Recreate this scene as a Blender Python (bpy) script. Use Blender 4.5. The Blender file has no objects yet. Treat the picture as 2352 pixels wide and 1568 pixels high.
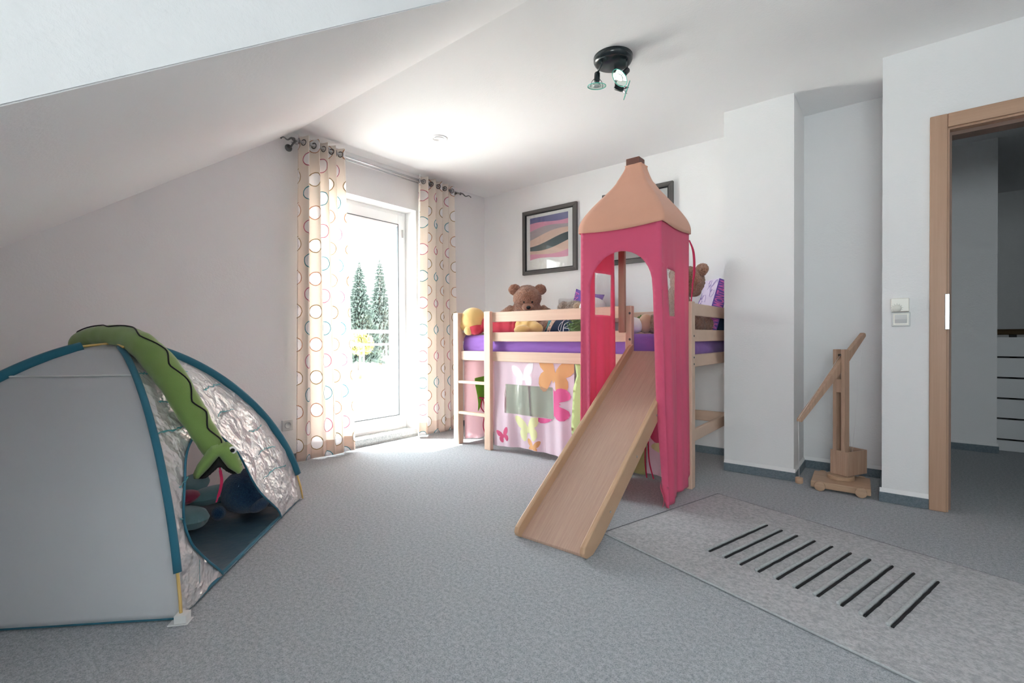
import bpy, bmesh, math, random
from mathutils import Vector, Matrix, Euler, noise
from mathutils.geometry import delaunay_2d_cdt
random.seed(7)
PI = math.pi
COL = bpy.context.scene.collection
H = 2.4426

# ------------------------------------------------------------------ materials
class NT:
    def __init__(s, name):
        s.m = bpy.data.materials.new(name); s.m.use_nodes = True
        s.t = s.m.node_tree; s.t.nodes.clear()
        s.out = s.n('ShaderNodeOutputMaterial')
    def n(s, typ, **kw):
        nd = s.t.nodes.new(typ)
        for k, v in kw.items(): setattr(nd, k, v)
        return nd
    def l(s, a, b): s.t.links.new(a, b)
    def math(s, op, a, b=None, c=None):
        nd = s.n('ShaderNodeMath', operation=op)
        for i, x in enumerate((a, b, c)):
            if x is None: continue
            if isinstance(x, (int, float)): nd.inputs[i].default_value = x
            else: s.l(x, nd.inputs[i])
        return nd.outputs[0]
    def mix(s, f, a, b):
        nd = s.n('ShaderNodeMix', data_type='RGBA')
        for i, x in ((0, f), (6, a), (7, b)):
            if isinstance(x, (int, float)): nd.inputs[i].default_value = x
            elif isinstance(x, tuple): nd.inputs[i].default_value = (*x[:3], 1)
            else: s.l(x, nd.inputs[i])
        return nd.outputs[2]
    def noise(s, scale, detail=2, vec=None, rough=.5):
        nd = s.n('ShaderNodeTexNoise'); nd.inputs['Scale'].default_value = scale
        nd.inputs['Detail'].default_value = detail; nd.inputs['Roughness'].default_value = rough
        if vec is not None: s.l(vec, nd.inputs['Vector'])
        return nd.outputs['Fac']
    def objco(s, scale=(1, 1, 1), rot=(0, 0, 0)):
        tc = s.n('ShaderNodeTexCoord'); mp = s.n('ShaderNodeMapping')
        mp.inputs['Scale'].default_value = scale; mp.inputs['Rotation'].default_value = rot
        s.l(tc.outputs['Object'], mp.inputs['Vector']); return mp.outputs['Vector']
    def ramp(s, f, stops):
        r = s.n('ShaderNodeValToRGB'); e = r.color_ramp.elements
        while len(e) < len(stops): e.new(.5)
        for el, (p, c) in zip(e, stops): el.position = p; el.color = (*c, 1)
        s.l(f, r.inputs[0]); return r.outputs[0]
    def bump(s, h, strength=.3, dist=.01):
        b = s.n('ShaderNodeBump'); b.inputs['Strength'].default_value = strength
        b.inputs['Distance'].default_value = dist; s.l(h, b.inputs['Height']); return b.outputs[0]
    def bsdf(s, col, rough=.7, metal=0, nrm=None, spec=.5, sheen=0, trans=0, coat=0):
        b = s.n('ShaderNodeBsdfPrincipled')
        if isinstance(col, tuple): b.inputs['Base Color'].default_value = (*col[:3], 1)
        else: s.l(col, b.inputs['Base Color'])
        if isinstance(rough, (int, float)): b.inputs['Roughness'].default_value = rough
        else: s.l(rough, b.inputs['Roughness'])
        b.inputs['Metallic'].default_value = metal
        b.inputs['Specular IOR Level'].default_value = spec
        b.inputs['Sheen Weight'].default_value = sheen
        b.inputs['Coat Weight'].default_value = coat
        if nrm is not None: s.l(nrm, b.inputs['Normal'])
        return b.outputs[0]
    def addtrans(s, sh, col, f):
        t = s.n('ShaderNodeBsdfTranslucent')
        if isinstance(col, tuple): t.inputs[0].default_value = (*col[:3], 1)
        else: s.l(col, t.inputs[0])
        mx = s.n('ShaderNodeMixShader')
        if isinstance(f, (int, float)): mx.inputs[0].default_value = f
        else: s.l(f, mx.inputs[0])
        s.l(sh, mx.inputs[1]); s.l(t.outputs[0], mx.inputs[2]); return mx.outputs[0]
    def done(s, sh): s.l(sh, s.out.inputs[0]); return s.m

def m_plain(name, col, rough=.6, metal=0, spec=.5, var=.06, sc=30, bump=0, bsc=200, sheen=0, coat=0):
    g = NT(name); v = g.objco()
    c = g.mix(g.noise(sc, 3, v), tuple(x*(1-var) for x in col), tuple(min(1, x*(1+var)) for x in col))
    nr = g.bump(g.noise(bsc, 2, v), bump, .004) if bump else None
    return g.done(g.bsdf(c, rough, metal, nr, spec, sheen, coat=coat))
def m_wall(name, col):
    g = NT(name); v = g.objco()
    h = g.math('ADD', g.noise(95, 3, v, .6), g.math('MULTIPLY', g.noise(30, 2, v), .5))
    c = g.mix(g.noise(2, 2, v), tuple(x*.985 for x in col), col)
    return g.done(g.bsdf(c, .9, 0, g.bump(h, .22, .005), .2))
def m_carpet(name, a, b, sc=240):
    g = NT(name); v = g.objco()
    f = g.noise(sc, 4, v, .75); f2 = g.noise(75, 3, v, .75)
    ff = g.math('ADD', g.math('MULTIPLY', f, .6), g.math('MULTIPLY', f2, .4))
    c = g.ramp(ff, [(.41, a), (.58, b)])
    return g.done(g.bsdf(c, .98, 0, g.bump(ff, .7, .012), .05, .15))
def m_wood(name, a, b, axis='z', sc=1.0, rough=.45, coat=0):
    g = NT(name)
    s = {'x': (.5, 16, 16), 'y': (16, .5, .8), 'z': (16, 16, .5)}[axis]
    v = g.objco(tuple(q*sc for q in s))
    n1 = g.noise(3, 4, v, .55); n2 = g.noise(14, 3, v, .6)
    f = g.math('ADD', g.math('MULTIPLY', n1, .65), g.math('MULTIPLY', n2, .35))
    c = g.ramp(f, [(.32, b), (.68, a)])
    return g.done(g.bsdf(c, rough, 0, g.bump(n2, .06, .003), .4, coat=coat))
def m_cloth(name, col, tr=.0, rough=.85, sheen=.2, bump=.12, bsc=500, var=.05, tcol=None):
    g = NT(name); v = g.objco()
    c = g.mix(g.noise(9, 3, v), tuple(x*(1-var) for x in col), tuple(min(1, x*(1+var)) for x in col))
    sh = g.bsdf(c, rough, 0, g.bump(g.noise(bsc, 2, v), bump, .002), .2, sheen)
    if tr: sh = g.addtrans(sh, tcol or c, tr)
    return g.done(sh)
def m_fur(name, a, b, sc=130, bump=.9):
    g = NT(name); v = g.objco()
    f = g.noise(sc, 3, v, .7); f2 = g.noise(22, 2, v)
    c = g.ramp(g.math('ADD', g.math('MULTIPLY', f, .75), g.math('MULTIPLY', f2, .25)), [(.33, a), (.66, b)])
    return g.done(g.bsdf(c, .95, 0, g.bump(f, bump, .012), .1, .5))
def m_glass(name, tint=(.97, .99, .98), refl=.5):
    g = NT(name)
    tr = g.n('ShaderNodeBsdfTransparent'); tr.inputs[0].default_value = (*tint, 1)
    gl = g.n('ShaderNodeBsdfGlossy'); gl.inputs['Roughness'].default_value = .02
    fr = g.n('ShaderNodeFresnel'); fr.inputs[0].default_value = 1.45
    mx = g.n('ShaderNodeMixShader'); g.l(g.math('MULTIPLY', fr.outputs[0], refl), mx.inputs[0])
    g.l(tr.outputs[0], mx.inputs[1]); g.l(gl.outputs[0], mx.inputs[2]); return g.done(mx.outputs[0])
def m_film(name, tint, op=.25, refl=1.3, bsc=14):
    # wrinkled clear plastic film
    g = NT(name); v = g.objco()
    nr = g.bump(g.noise(bsc, 4, v, .6), .6, .02)
    tr = g.n('ShaderNodeBsdfTransparent'); tr.inputs[0].default_value = (*tint, 1)
    df = g.bsdf((.85, .86, .86), .25, 0, nr, .8)
    m1 = g.n('ShaderNodeMixShader'); m1.inputs[0].default_value = op
    g.l(tr.outputs[0], m1.inputs[1]); g.l(df, m1.inputs[2])
    gl = g.n('ShaderNodeBsdfGlossy'); gl.inputs['Roughness'].default_value = .12; g.l(nr, gl.inputs['Normal'])
    fr = g.n('ShaderNodeFresnel'); fr.inputs[0].default_value = 1.5; g.l(nr, fr.inputs['Normal'])
    m2 = g.n('ShaderNodeMixShader'); g.l(g.math('MULTIPLY', fr.outputs[0], refl), m2.inputs[0])
    g.l(m1.outputs[0], m2.inputs[1]); g.l(gl.outputs[0], m2.inputs[2]); return g.done(m2.outputs[0])
def m_curtain(name, hem=False):
    g = NT(name)
    uv = g.n('ShaderNodeUVMap'); sp = g.n('ShaderNodeSeparateXYZ'); g.l(uv.outputs[0], sp.inputs[0])
    U, V = sp.outputs[0], sp.outputs[1]
    P, Q = .125, .248
    col = g.math('FLOOR', g.math('DIVIDE', U, P))
    fu = g.math('SUBTRACT', U, g.math('MULTIPLY', g.math('ADD', col, .5), P))
    odd = g.math('MODULO', g.math('ADD', col, 100), 2)
    vv = g.math('ADD', V, g.math('MULTIPLY', odd, Q/2))
    row = g.math('FLOOR', g.math('DIVIDE', vv, Q))
    fv = g.math('SUBTRACT', vv, g.math('MULTIPLY', g.math('ADD', row, .5), Q))
    d = g.math('SQRT', g.math('ADD', g.math('POWER', fu, 2), g.math('POWER', fv, 2)))
    nn = g.noise(28, 2, uv.outputs[0])
    d = g.math('ADD', d, g.math('MULTIPLY', g.math('SUBTRACT', nn, .5), .008))
    R0 = .0505
    ring = g.math('LESS_THAN', g.math('ABSOLUTE', g.math('SUBTRACT', d, R0)), .0030)
    ins = g.math('LESS_THAN', d, R0)
    alt = g.math('MODULO', g.math('ADD', row, 100), 2)
    cA = g.mix(alt, (.38, .27, .12), (.55, .30, .18)); cB = g.mix(alt, (.08, .33, .40), (.60, .20, .30))
    rc = g.mix(odd, cA, cB)
    cream = (.87, .82, .765) if not hem else (.80, .68, .60)
    base = g.mix(ins, cream, (.93, .93, .94)); base = g.mix(ring, base, rc)
    bs = g.bsdf(base, .85, 0, g.bump(g.noise(400, 2, g.objco()), .1, .002), .2, .1)
    tf = g.math('ADD', .46 if not hem else .22, g.math('MULTIPLY', ins, .17 if not hem else .1))
    tcol = g.mix(ins, (.98, .93, .87) if not hem else (.86, .70, .58), (.95, .95, .96)); tcol = g.mix(ring, tcol, rc)
    return g.done(g.addtrans(bs, tcol, tf))
def m_silver(name):
    g = NT(name); v = g.objco()
    n1 = g.noise(4.5, 5, v, .6)
    nz_ = g.n('ShaderNodeTexNoise'); nz_.inputs['Scale'].default_value = 10; nz_.inputs['Detail'].default_value = 3; g.l(v, nz_.inputs['Vector'])
    sc = g.n('ShaderNodeVectorMath', operation='SCALE'); g.l(nz_.outputs['Color'], sc.inputs[0]); sc.inputs['Scale'].default_value = .25
    wv = g.n('ShaderNodeVectorMath', operation='ADD'); g.l(v, wv.inputs[0]); g.l(sc.outputs[0], wv.inputs[1])
    vo = g.n('ShaderNodeTexVoronoi', feature='F1'); vo.inputs['Scale'].default_value = 8; g.l(wv.outputs[0], vo.inputs['Vector'])
    h = g.math('ADD', g.math('MULTIPLY', n1, 1.0), g.math('MULTIPLY', vo.outputs['Distance'], .8))
    nr = g.bump(h, .85, .05)
    c = g.mix(n1, (.80, .81, .82), (.93, .93, .94))
    sh = g.bsdf(c, .26, .30, nr, 1.0)
    return g.done(g.addtrans(sh, (.93, .92, .93), .22))
def m_brick(name):
    g = NT(name); b = g.n('ShaderNodeTexBrick'); b.inputs['Scale'].default_value = 1
    b.inputs['Color1'].default_value = (.55, .2, .17, 1); b.inputs['Color2'].default_value = (.65, .27, .22, 1); b.inputs['Mortar'].default_value = (.7, .65, .62, 1)
    b.inputs['Brick Width'].default_value = .24; b.inputs['Row Height'].default_value = .075; b.inputs['Mortar Size'].default_value = .008
    g.l(g.objco((1, 1, 1), (PI/2, 0, 0)), b.inputs['Vector'])
    return g.done(g.bsdf(b.outputs[0], .9))

WALLC = (.81, .81, .815)
M_WALL = m_wall('painted_woodchip_wall', WALLC)
M_CEIL = m_wall('painted_ceiling', (.84, .84, .845))
M_CARPET = m_carpet('grey_blue_carpet', (.27, .295, .325), (.55, .575, .605))
M_RUG = m_carpet('light_grey_felt_rug', (.33, .335, .35), (.50, .505, .52), 60)
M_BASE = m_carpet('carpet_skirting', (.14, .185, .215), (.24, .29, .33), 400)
M_GRAN = m_carpet('speckled_granite', (.30, .32, .33), (.62, .62, .61), 260)
BW = (.72, .53, .41); BD = (.63, .445, .33)
M_BX = m_wood('beech_along_x', BW, BD, 'x'); M_BY = m_wood('beech_along_y', BW, BD, 'y'); M_BZ = m_wood('beech_along_z', BW, BD, 'z')
M_SLIDE = m_wood('slide_veneer', (.56, .385, .305), (.46, .30, .235), 'y', 3.0, .4)
M_SLIDER = m_wood('slide_rail_wood', (.60, .40, .26), (.50, .31, .19), 'y', 1, .4)
M_DOORW = m_wood('door_frame_beech', (.50, .32, .22), (.42, .26, .17), 'z', .6, .45)
M_DOORX = m_wood('door_frame_beech_across', (.50, .32, .22), (.42, .26, .17), 'x', .6, .45)
M_DARKW = m_plain('shaded_lining_brown', (.24, .155, .12), .6)  # shade inside the door lining, put into a darker brown
M_CRANE = m_wood('crane_wood', (.54, .37, .27), (.41, .27, .19), 'z', 1.4, .55)
M_CRANEX = m_wood('crane_wood_flat', (.56, .38, .26), (.42, .28, .18), 'x', 1.4, .5)
M_PVC = m_plain('white_window_plastic', (.86, .87, .88), .3, var=.01)
M_SEAL = m_plain('dark_window_seal', (.05, .06, .07), .6)
M_GLASS = m_glass('window_glass')
M_PGLASS = m_glass('picture_glass', (1, 1, 1), .9)
M_STEEL = m_plain('brushed_steel', (.55, .56, .57), .28, 1, bump=.05)
M_DSTEEL = m_plain('dark_steel', (.16, .165, .17), .35, .9)
M_CURT = m_curtain('ring_print_curtain'); M_CURTH = m_curtain('ring_print_curtain_hem', True)
M_BLACK = m_plain('black_gloss_enamel', (.012, .02, .024), .22, spec=.6)
M_BLACKM = m_plain('black_matt', (.008, .008, .010), .7)
M_LGLASS = m_glass('green_tinted_lamp_glass', (.86, .95, .92), .35)
M_LEDGE = m_plain('green_glass_edge', (.05, .55, .42), .1, spec=.8)
M_BULB = m_glass('clear_bulb_glass', (.9, .9, .88), 1.2)
M_CREAMP = m_plain('cream_switch_plastic', (.78, .76, .69), .3, var=.01)
M_GREYP = m_plain('grey_white_switch_plastic', (.66, .67, .66), .3, var=.01)
M_PINK = m_cloth('raspberry_fabric', (.82, .15, .28), .30, tcol=(.93, .22, .36))
M_PEACH = m_cloth('peach_fabric', (.82, .45, .32), .15, tcol=(.8, .4, .26))
M_REDTIE = m_cloth('crimson_ribbon', (.55, .03, .10), .0)
M_PURP = m_cloth('purple_jersey_sheet', (.27, .125, .46), .0, bump=.1)
M_SKIRT = m_cloth('pale_pink_cotton', (.90, .71, .81), .3, tcol=(.95, .8, .87), var=.03)
M_SHEER = m_cloth('sheer_pink_cotton', (.91, .73, .77), .55, tcol=(.95, .76, .80), var=.03)
M_GREENC = m_cloth('pale_green_cotton', (.52, .60, .27), .2, tcol=(.6, .7, .35))
M_GREENP = m_cloth('pistachio_cotton', (.76, .85, .70), .3)
M_GREENB = m_cloth('bright_green_cotton', (.25, .52, .06), .25, tcol=(.35, .7, .1))
M_BFO = m_cloth('orange_print', (.72, .38, .17), .12); M_BFP = m_cloth('pink_print', (.74, .13, .32), .12)
M_BFC = m_cloth('crimson_print', (.62, .09, .20), .12); M_BFY = m_cloth('pale_yellow_print', (.76, .76, .42), .12)
M_BFW = m_cloth('white_print', (.86, .84, .87), .12)
M_FILM = m_film('clear_plastic_window_film', (1, 1, 1), .10, .7, 9)
M_FILM2 = m_film('tower_window_film', (.97, .97, .97), .12, .8)
M_TENTG = m_cloth('pale_grey_nylon', (.68, .70, .73), .3, rough=.6, sheen=0, bump=.05, tcol=(.85, .87, .90), var=.02)
M_TENTB = m_cloth('white_tent_nylon', (.85, .81, .82), .5, rough=.6, sheen=0, tcol=(.96, .90, .90), var=.02)
M_TEAL = m_cloth('petrol_blue_binding', (.035, .17, .25), .05, bump=.1)
M_TFLOOR = m_plain('slate_blue_groundsheet', (.075, .135, .18), .28, var=.15, sc=12, bump=.5, bsc=25)
M_SILVER = m_silver('crinkled_silver_film')
M_TPRINT = m_plain('teal_crack_print', (.10, .38, .42), .5)
M_ROD = m_plain('yellow_fibreglass_rod', (.75, .52, .18), .4)
M_WEB = m_cloth('white_webbing', (.72, .73, .73))
M_SNAKE = m_cloth('green_fleece', (.21, .33, .09), .0, sheen=.4, bump=.3, bsc=260, var=.10)
M_FLOWER = m_cloth('aqua_plush', (.22, .40, .43), .0, sheen=.5, bump=.4, bsc=220, var=.08)
M_FPINK = m_cloth('dusky_pink_plush', (.42, .06, .12), .0, sheen=.4, bump=.4, bsc=220)
M_BLUEP = m_fur('deep_blue_plush', (.015, .055, .14), (.05, .14, .27), 150, .7)
M_BLUEP2 = m_fur('lighter_blue_plush', (.05, .09, .17), (.09, .15, .26), 150, .6)
M_BEAR = m_fur('brown_bear_plush', (.20, .085, .05), (.55, .29, .19), 115, 1)
M_BEARM = m_fur('light_brown_bear_muzzle', (.30, .15, .10), (.44, .24, .17), 200, .3)
M_TAN = m_fur('tan_plush', (.28, .17, .10), (.58, .40, .27), 100, 1)
M_TANS = m_cloth('tan_velour', (.55, .36, .24), .0, sheen=.4)
M_GREYF = m_fur('grey_brown_dog_plush', (.11, .075, .06), (.42, .32, .26), 70, 1)
M_WHITEF = m_cloth('white_velour', (.85, .84, .84), .0, sheen=.4)
M_YEL = m_cloth('yellow_velour', (.78, .52, .20), .0, sheen=.4, bump=.2)
M_RED = m_cloth('red_velour', (.55, .045, .075), .0, sheen=.3, bump=.2)
M_WPIL = m_cloth('white_pillow_cotton', (.78, .77, .78), .0)
M_PURPC = m_cloth('violet_cotton', (.22, .13, .50), .0)
M_LILAC = m_cloth('lilac_sketch_cotton', (.72, .62, .80), .0, var=.12)
M_HOT = m_cloth('hot_pink_print', (.85, .22, .58), .0)
M_NAVY = m_cloth('dark_navy_cotton', (.025, .045, .085), .0, var=.3)
M_TEALC = m_cloth('teal_checked_cotton', (.06, .25, .26), .0, var=.3)
M_PEACHC = m_cloth('peach_printed_cotton', (.68, .46, .34), .0, var=.1)
M_LEAF = m_cloth('leaf_green_wool', (.18, .28, .10), .0, var=.3)
M_FRAME = m_wood('dark_grey_frame_wood', (.14, .13, .125), (.055, .052, .05), 'x', 2.5, .55)
M_FRAMEZ = m_wood('dark_grey_frame_wood_upright', (.14, .13, .125), (.055, .052, .05), 'z', 2.5, .55)
M_MAT = m_plain('white_mount_board', (.80, .80, .79), .8, var=.01)
A_BL = m_plain('print_slate_blue', (.15, .15, .33), .6); A_PK = m_plain('print_rose', (.72, .32, .45), .6)
A_DK = m_plain('print_dark_teal', (.045, .08, .095), .6); A_PE = m_plain('print_peach', (.72, .52, .43), .6)
A_GR = m_plain('print_mauve_grey', (.42, .36, .38), .6); A_WH = m_plain('print_white', (.80, .80, .78), .6)
M_BLOCK = m_wood('red_brown_block_wood', (.22, .10, .075), (.15, .065, .05), 'x', 1, .5)
M_POLE = m_wood('tower_pole_wood', (.47, .30, .22), (.38, .23, .165), 'z', 1, .5)
M_BRONZE = m_plain('bronze_handrail', (.13, .085, .045), .35, .4)
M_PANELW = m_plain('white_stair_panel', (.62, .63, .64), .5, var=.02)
M_OUT = m_plain('white_balcony_paint', (.85, .85, .85), .5, var=.02)
M_PAVE = m_plain('pale_paving', (.62, .61, .58), .9, sc=3)
M_LAWN = m_plain('lawn_green', (.10, .17, .06), .9, var=.2, sc=4)
M_SPR = m_plain('spruce_needles', (.030, .044, .038), .9, var=.3, sc=2)
M_BARK = m_plain('bark', (.16, .12, .09), .9)
M_YLEAF = m_plain('yellow_green_leaves', (.26, .24, .07), .9, var=.2, sc=3)
M_HOUSE = m_plain('pale_render', (.62, .66, .68), .9)
M_HWIN = m_plain('distant_window_glass', (.16, .22, .27), .2)
M_BRICK = m_brick('red_brick')
M_BULBS = m_plain('reflector_silver', (.8, .8, .8), .15, .9)

# ------------------------------------------------------------------ mesh builder
class MB:
    def __init__(s): s.v = []; s.f = []; s.mi = []; s.uv = None; s.cur = 0; s.smooth = False; s.sm = []
    def add(s, vs, fs, mi=None, smooth=None):
        o = len(s.v); s.v += [tuple(p) for p in vs]
        for f in fs:
            s.f.append([i+o for i in f]); s.mi.append(s.cur if mi is None else mi); s.sm.append(s.smooth if smooth is None else smooth)
        return s
    def box(s, x0, x1, y0, y1, z0, z1, mi=None, M=None):
        x0, x1 = sorted((x0, x1)); y0, y1 = sorted((y0, y1)); z0, z1 = sorted((z0, z1))
        v = [Vector(p) for p in ((x0,y0,z0),(x1,y0,z0),(x1,y1,z0),(x0,y1,z0),(x0,y0,z1),(x1,y0,z1),(x1,y1,z1),(x0,y1,z1))]
        if M: v = [M @ p for p in v]
        return s.add(v, [(0,3,2,1),(4,5,6,7),(0,1,5,4),(1,2,6,5),(2,3,7,6),(3,0,4,7)], mi, False)
    def prism(s, pts, ext, mi=None):
        # pts: planar 3D outline, ext: extrusion vector
        n = len(pts); e = Vector(ext); a = [Vector(p) for p in pts]
        nn = Vector((0,0,0))
        for i in range(n): nn += a[i].cross(a[(i+1) % n])
        if nn.dot(e) > 0: a.reverse()
        v = a + [p+e for p in a]
        f = [tuple(range(n)), tuple(range(2*n-1, n-1, -1))] + [(i, i+n, (i+1) % n + n, (i+1) % n) for i in range(n)]
        return s.add(v, f, mi, False)
    def tube(s, path, r, seg=10, mi=None, closed=False, flat=None, caps=True, fk=.6):
        P = [Vector(p) for p in path]; n = len(P); R = r if hasattr(r, '__len__') else [r]*n
        rings = []; up = None
        for i in range(n):
            if closed: t = P[(i+1) % n]-P[i-1]
            else: t = P[min(i+1, n-1)]-P[max(i-1, 0)]
            t.normalize()
            if up is None:
                up = Vector((0,0,1)) if abs(t.z) < .9 else Vector((1,0,0))
            a = (up - t*up.dot(t)); a.normalize(); b = t.cross(a); up = a
            if flat is not None:   # flatten along a given outward vector function
                nrm = Vector(flat(P[i])); nrm = (nrm - t*nrm.dot(t)).normalized(); a = nrm*fk; b = t.cross(nrm)
            rings.append([P[i]+(a*math.cos(2*PI*k/seg)+b*math.sin(2*PI*k/seg))*R[i] for k in range(seg)])
        v = [p for rg in rings for p in rg]; f = []
        m = n if closed else n-1
        for i in range(m):
            for k in range(seg):
                a0 = i*seg+k; a1 = i*seg+(k+1) % seg; b0 = ((i+1) % n)*seg+k; b1 = ((i+1) % n)*seg+(k+1) % seg
                f.append((a0, a1, b1, b0))
        if caps and not closed: f.append(tuple(range(seg))[::-1]); f.append(tuple(range((n-1)*seg, n*seg)))
        return s.add(v, f, mi, True)
    def lathe(s, prof, c=(0,0,0), seg=32, M=None, mi=None, smooth=True):
        # prof: (r,z) list
        v = []; f = []
        for r, z in prof:
            for k in range(seg):
                p = Vector((r*math.cos(2*PI*k/seg), r*math.sin(2*PI*k/seg), z))
                if M: p = M @ p
                v.append(p+Vector(c))
        n = len(prof)
        for i in range(n-1):
            for k in range(seg): f.append((i*seg+k, i*seg+(k+1) % seg, (i+1)*seg+(k+1) % seg, (i+1)*seg+k))
        if prof[0][0] > 1e-6: f.append(tuple(range(seg))[::-1])
        if prof[-1][0] > 1e-6: f.append(tuple(range((n-1)*seg, n*seg)))
        return s.add(v, f, mi, smooth)
    def ball(s, c, r, M=None, nu=24, nv=14, mi=None, fn=None):
        R = r if hasattr(r, '__len__') else (r, r, r); v = []; f = []
        for j in range(nv+1):
            th = PI*j/nv
            for k in range(nu):
                d = Vector((math.sin(th)*math.cos(2*PI*k/nu), math.sin(th)*math.sin(2*PI*k/nu), math.cos(th)))
                p = Vector((d.x*R[0], d.y*R[1], d.z*R[2]))
                if fn: p = p*fn(d)
                if M: p = M @ p
                v.append(p+Vector(c))
        for j in range(nv):
            for k in range(nu): f.append((j*nu+k, (j+1)*nu+k, (j+1)*nu+(k+1) % nu, j*nu+(k+1) % nu))
        return s.add(v, f, mi, True)
    def sheet(s, outer, holes, sp, fn, mi=None, smooth=True, flip=False, inner=True):
        vs, fs = cdt(outer, holes, sp, inner)
        v = [fn(p[0], p[1]) for p in vs]
        if flip: fs = [f[::-1] for f in fs]
        return s.add(v, fs, mi, smooth)
    def puff(s, outline, th, sp, fn, mi=None, edge=.02, pw=.5):
        # stuffed cushion shape: fn(u,v,h) -> 3D, h the height above the mid plane
        vs, fs = cdt(outline, [], sp)
        dist = [pdist(p, outline) for p in vs]; D = max(dist)+1e-6
        hs = [th*(1-(1-min(1, d/D))**2)**pw if d > 1e-5 else 0 for d in dist]
        top = [fn(p[0], p[1], h) for p, h in zip(vs, hs)]; bot = [fn(p[0], p[1], -h) for p, h in zip(vs, hs)]
        s.add(top, fs, mi, True); s.add(bot, [f[::-1] for f in fs], mi, True); return s
    def build(s, name, mats, parent=None, weld=False):
        if not isinstance(mats, (list, tuple)): mats = [mats]
        off = Vector((0,0,0))
        if parent is not None:
            q = parent
            while q is not None: off += Vector(q.location); q = q.parent
        else:
            xs = [p[0] for p in s.v]; ys = [p[1] for p in s.v]; zs = [p[2] for p in s.v]
            off = Vector(((min(xs)+max(xs))/2, (min(ys)+max(ys))/2, min(zs)))
        me = bpy.data.meshes.new(name)
        me.from_pydata([(p[0]-off.x, p[1]-off.y, p[2]-off.z) for p in s.v], [], s.f)
        for m in mats: me.materials.append(m)
        me.polygons.foreach_set('material_index', s.mi); me.polygons.foreach_set('use_smooth', s.sm)
        if s.uv is not None:
            ul = me.uv_layers.new(name='UVMap')
            for lp in me.loops: ul.data[lp.index].uv = s.uv[lp.vertex_index]
        me.update()
        if weld:
            b = bmesh.new(); b.from_mesh(me); bmesh.ops.remove_doubles(b, verts=b.verts, dist=1e-5)
            bmesh.ops.recalc_face_normals(b, faces=b.faces); b.to_mesh(me); b.free()
        o = bpy.data.objects.new(name, me); COL.objects.link(o)
        if parent is not None: o.parent = parent
        else: o.location = off
        return o

def inside(p, poly):
    x, y = p; c = False; n = len(poly)
    for i in range(n):
        x1, y1 = poly[i]; x2, y2 = poly[(i+1) % n]
        if (y1 > y) != (y2 > y) and x < (x2-x1)*(y-y1)/(y2-y1)+x1: c = not c
    return c
def pdist(p, poly):
    b = 1e9; px, py = p[0], p[1]
    for i in range(len(poly)):
        x1, y1 = poly[i]; x2, y2 = poly[(i+1) % len(poly)]
        dx, dy = x2-x1, y2-y1; L = dx*dx+dy*dy
        t = 0 if L == 0 else max(0, min(1, ((px-x1)*dx+(py-y1)*dy)/L))
        b = min(b, math.hypot(px-x1-t*dx, py-y1-t*dy))
    return b
def cdt(outer, holes, sp, inner=True):
    pts = []; ed = []
    for lp in [outer]+list(holes):
        st = len(pts); loop = []
        for i in range(len(lp)):
            a = lp[i]; b = lp[(i+1) % len(lp)]; k = max(1, int(math.ceil(math.hypot(b[0]-a[0], b[1]-a[1])/sp)))
            for j in range(k): loop.append((a[0]+(b[0]-a[0])*j/k, a[1]+(b[1]-a[1])*j/k))
        pts += loop; n = len(loop); ed += [(st+i, st+(i+1) % n) for i in range(n)]
    if inner:
        xs = [p[0] for p in outer]; ys = [p[1] for p in outer]
        nx = int((max(xs)-min(xs))/sp)+1; ny = int((max(ys)-min(ys))/sp)+1
        for i in range(nx):
            for j in range(ny):
                p = (min(xs)+(i+.5+.5*(j % 2)*.9)*sp, min(ys)+(j+.5)*sp)
                if inside(p, outer) and not any(inside(p, h) for h in holes):
                    if min(pdist(p, lp) for lp in [outer]+list(holes)) > sp*.45: pts.append(p)
    r = delaunay_2d_cdt([Vector(p) for p in pts], ed, [], 0, 1e-7)
    vs = [tuple(v) for v in r[0]]; fs = []
    for f in r[2]:
        c = (sum(vs[i][0] for i in f)/3, sum(vs[i][1] for i in f)/3)
        if inside(c, outer) and not any(inside(c, h) for h in holes): fs.append(tuple(f))
    return vs, fs

def bevel(o, w=.004, seg=2):
    m = o.modifiers.new('bevel', 'BEVEL'); m.width = w; m.segments = seg; m.limit_method = 'ANGLE'; m.angle_limit = .6; return o
def solid(o, t=.0015, off=0):
    m = o.modifiers.new('thickness', 'SOLIDIFY'); m.thickness = t; m.offset = off; return o
def thing(name, label, cat, loc, group=None):
    o = bpy.data.objects.new(name, None); COL.objects.link(o); o.location = loc; o.empty_display_size = .1
    return tag(o, label, cat, group)
def tag(o, label, cat, group=None, kind=None):
    if label: o['label'] = label
    if cat: o['category'] = cat
    if group: o['group'] = group
    if kind: o['kind'] = kind
    return o
def struct(o): o['kind'] = 'structure'; return o
def lab(o, l): o['label'] = l; return o
def text_mesh(s, size=1, ext=0, font_shear=0, bold=0):
    cu = bpy.data.curves.new('lettering', 'FONT'); cu.body = s; cu.size = size; cu.extrude = ext; cu.shear = font_shear; cu.offset = bold
    cu.resolution_u = 3; o = bpy.data.objects.new('lettering', cu); COL.objects.link(o)
    dg = bpy.context.evaluated_depsgraph_get(); me = o.evaluated_get(dg).to_mesh()
    v = [tuple(p.co) for p in me.vertices]; f = [tuple(p.vertices) for p in me.polygons]
    o.evaluated_get(dg).to_mesh_clear(); bpy.data.objects.remove(o); bpy.data.curves.remove(cu); return v, f
def arc(c, r, a0, a1, n, ry=None):
    ry = r if ry is None else ry
    return [(c[0]+r*math.cos(a0+(a1-a0)*i/(n-1)), c[1]+ry*math.sin(a0+(a1-a0)*i/(n-1))) for i in range(n)]
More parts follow.
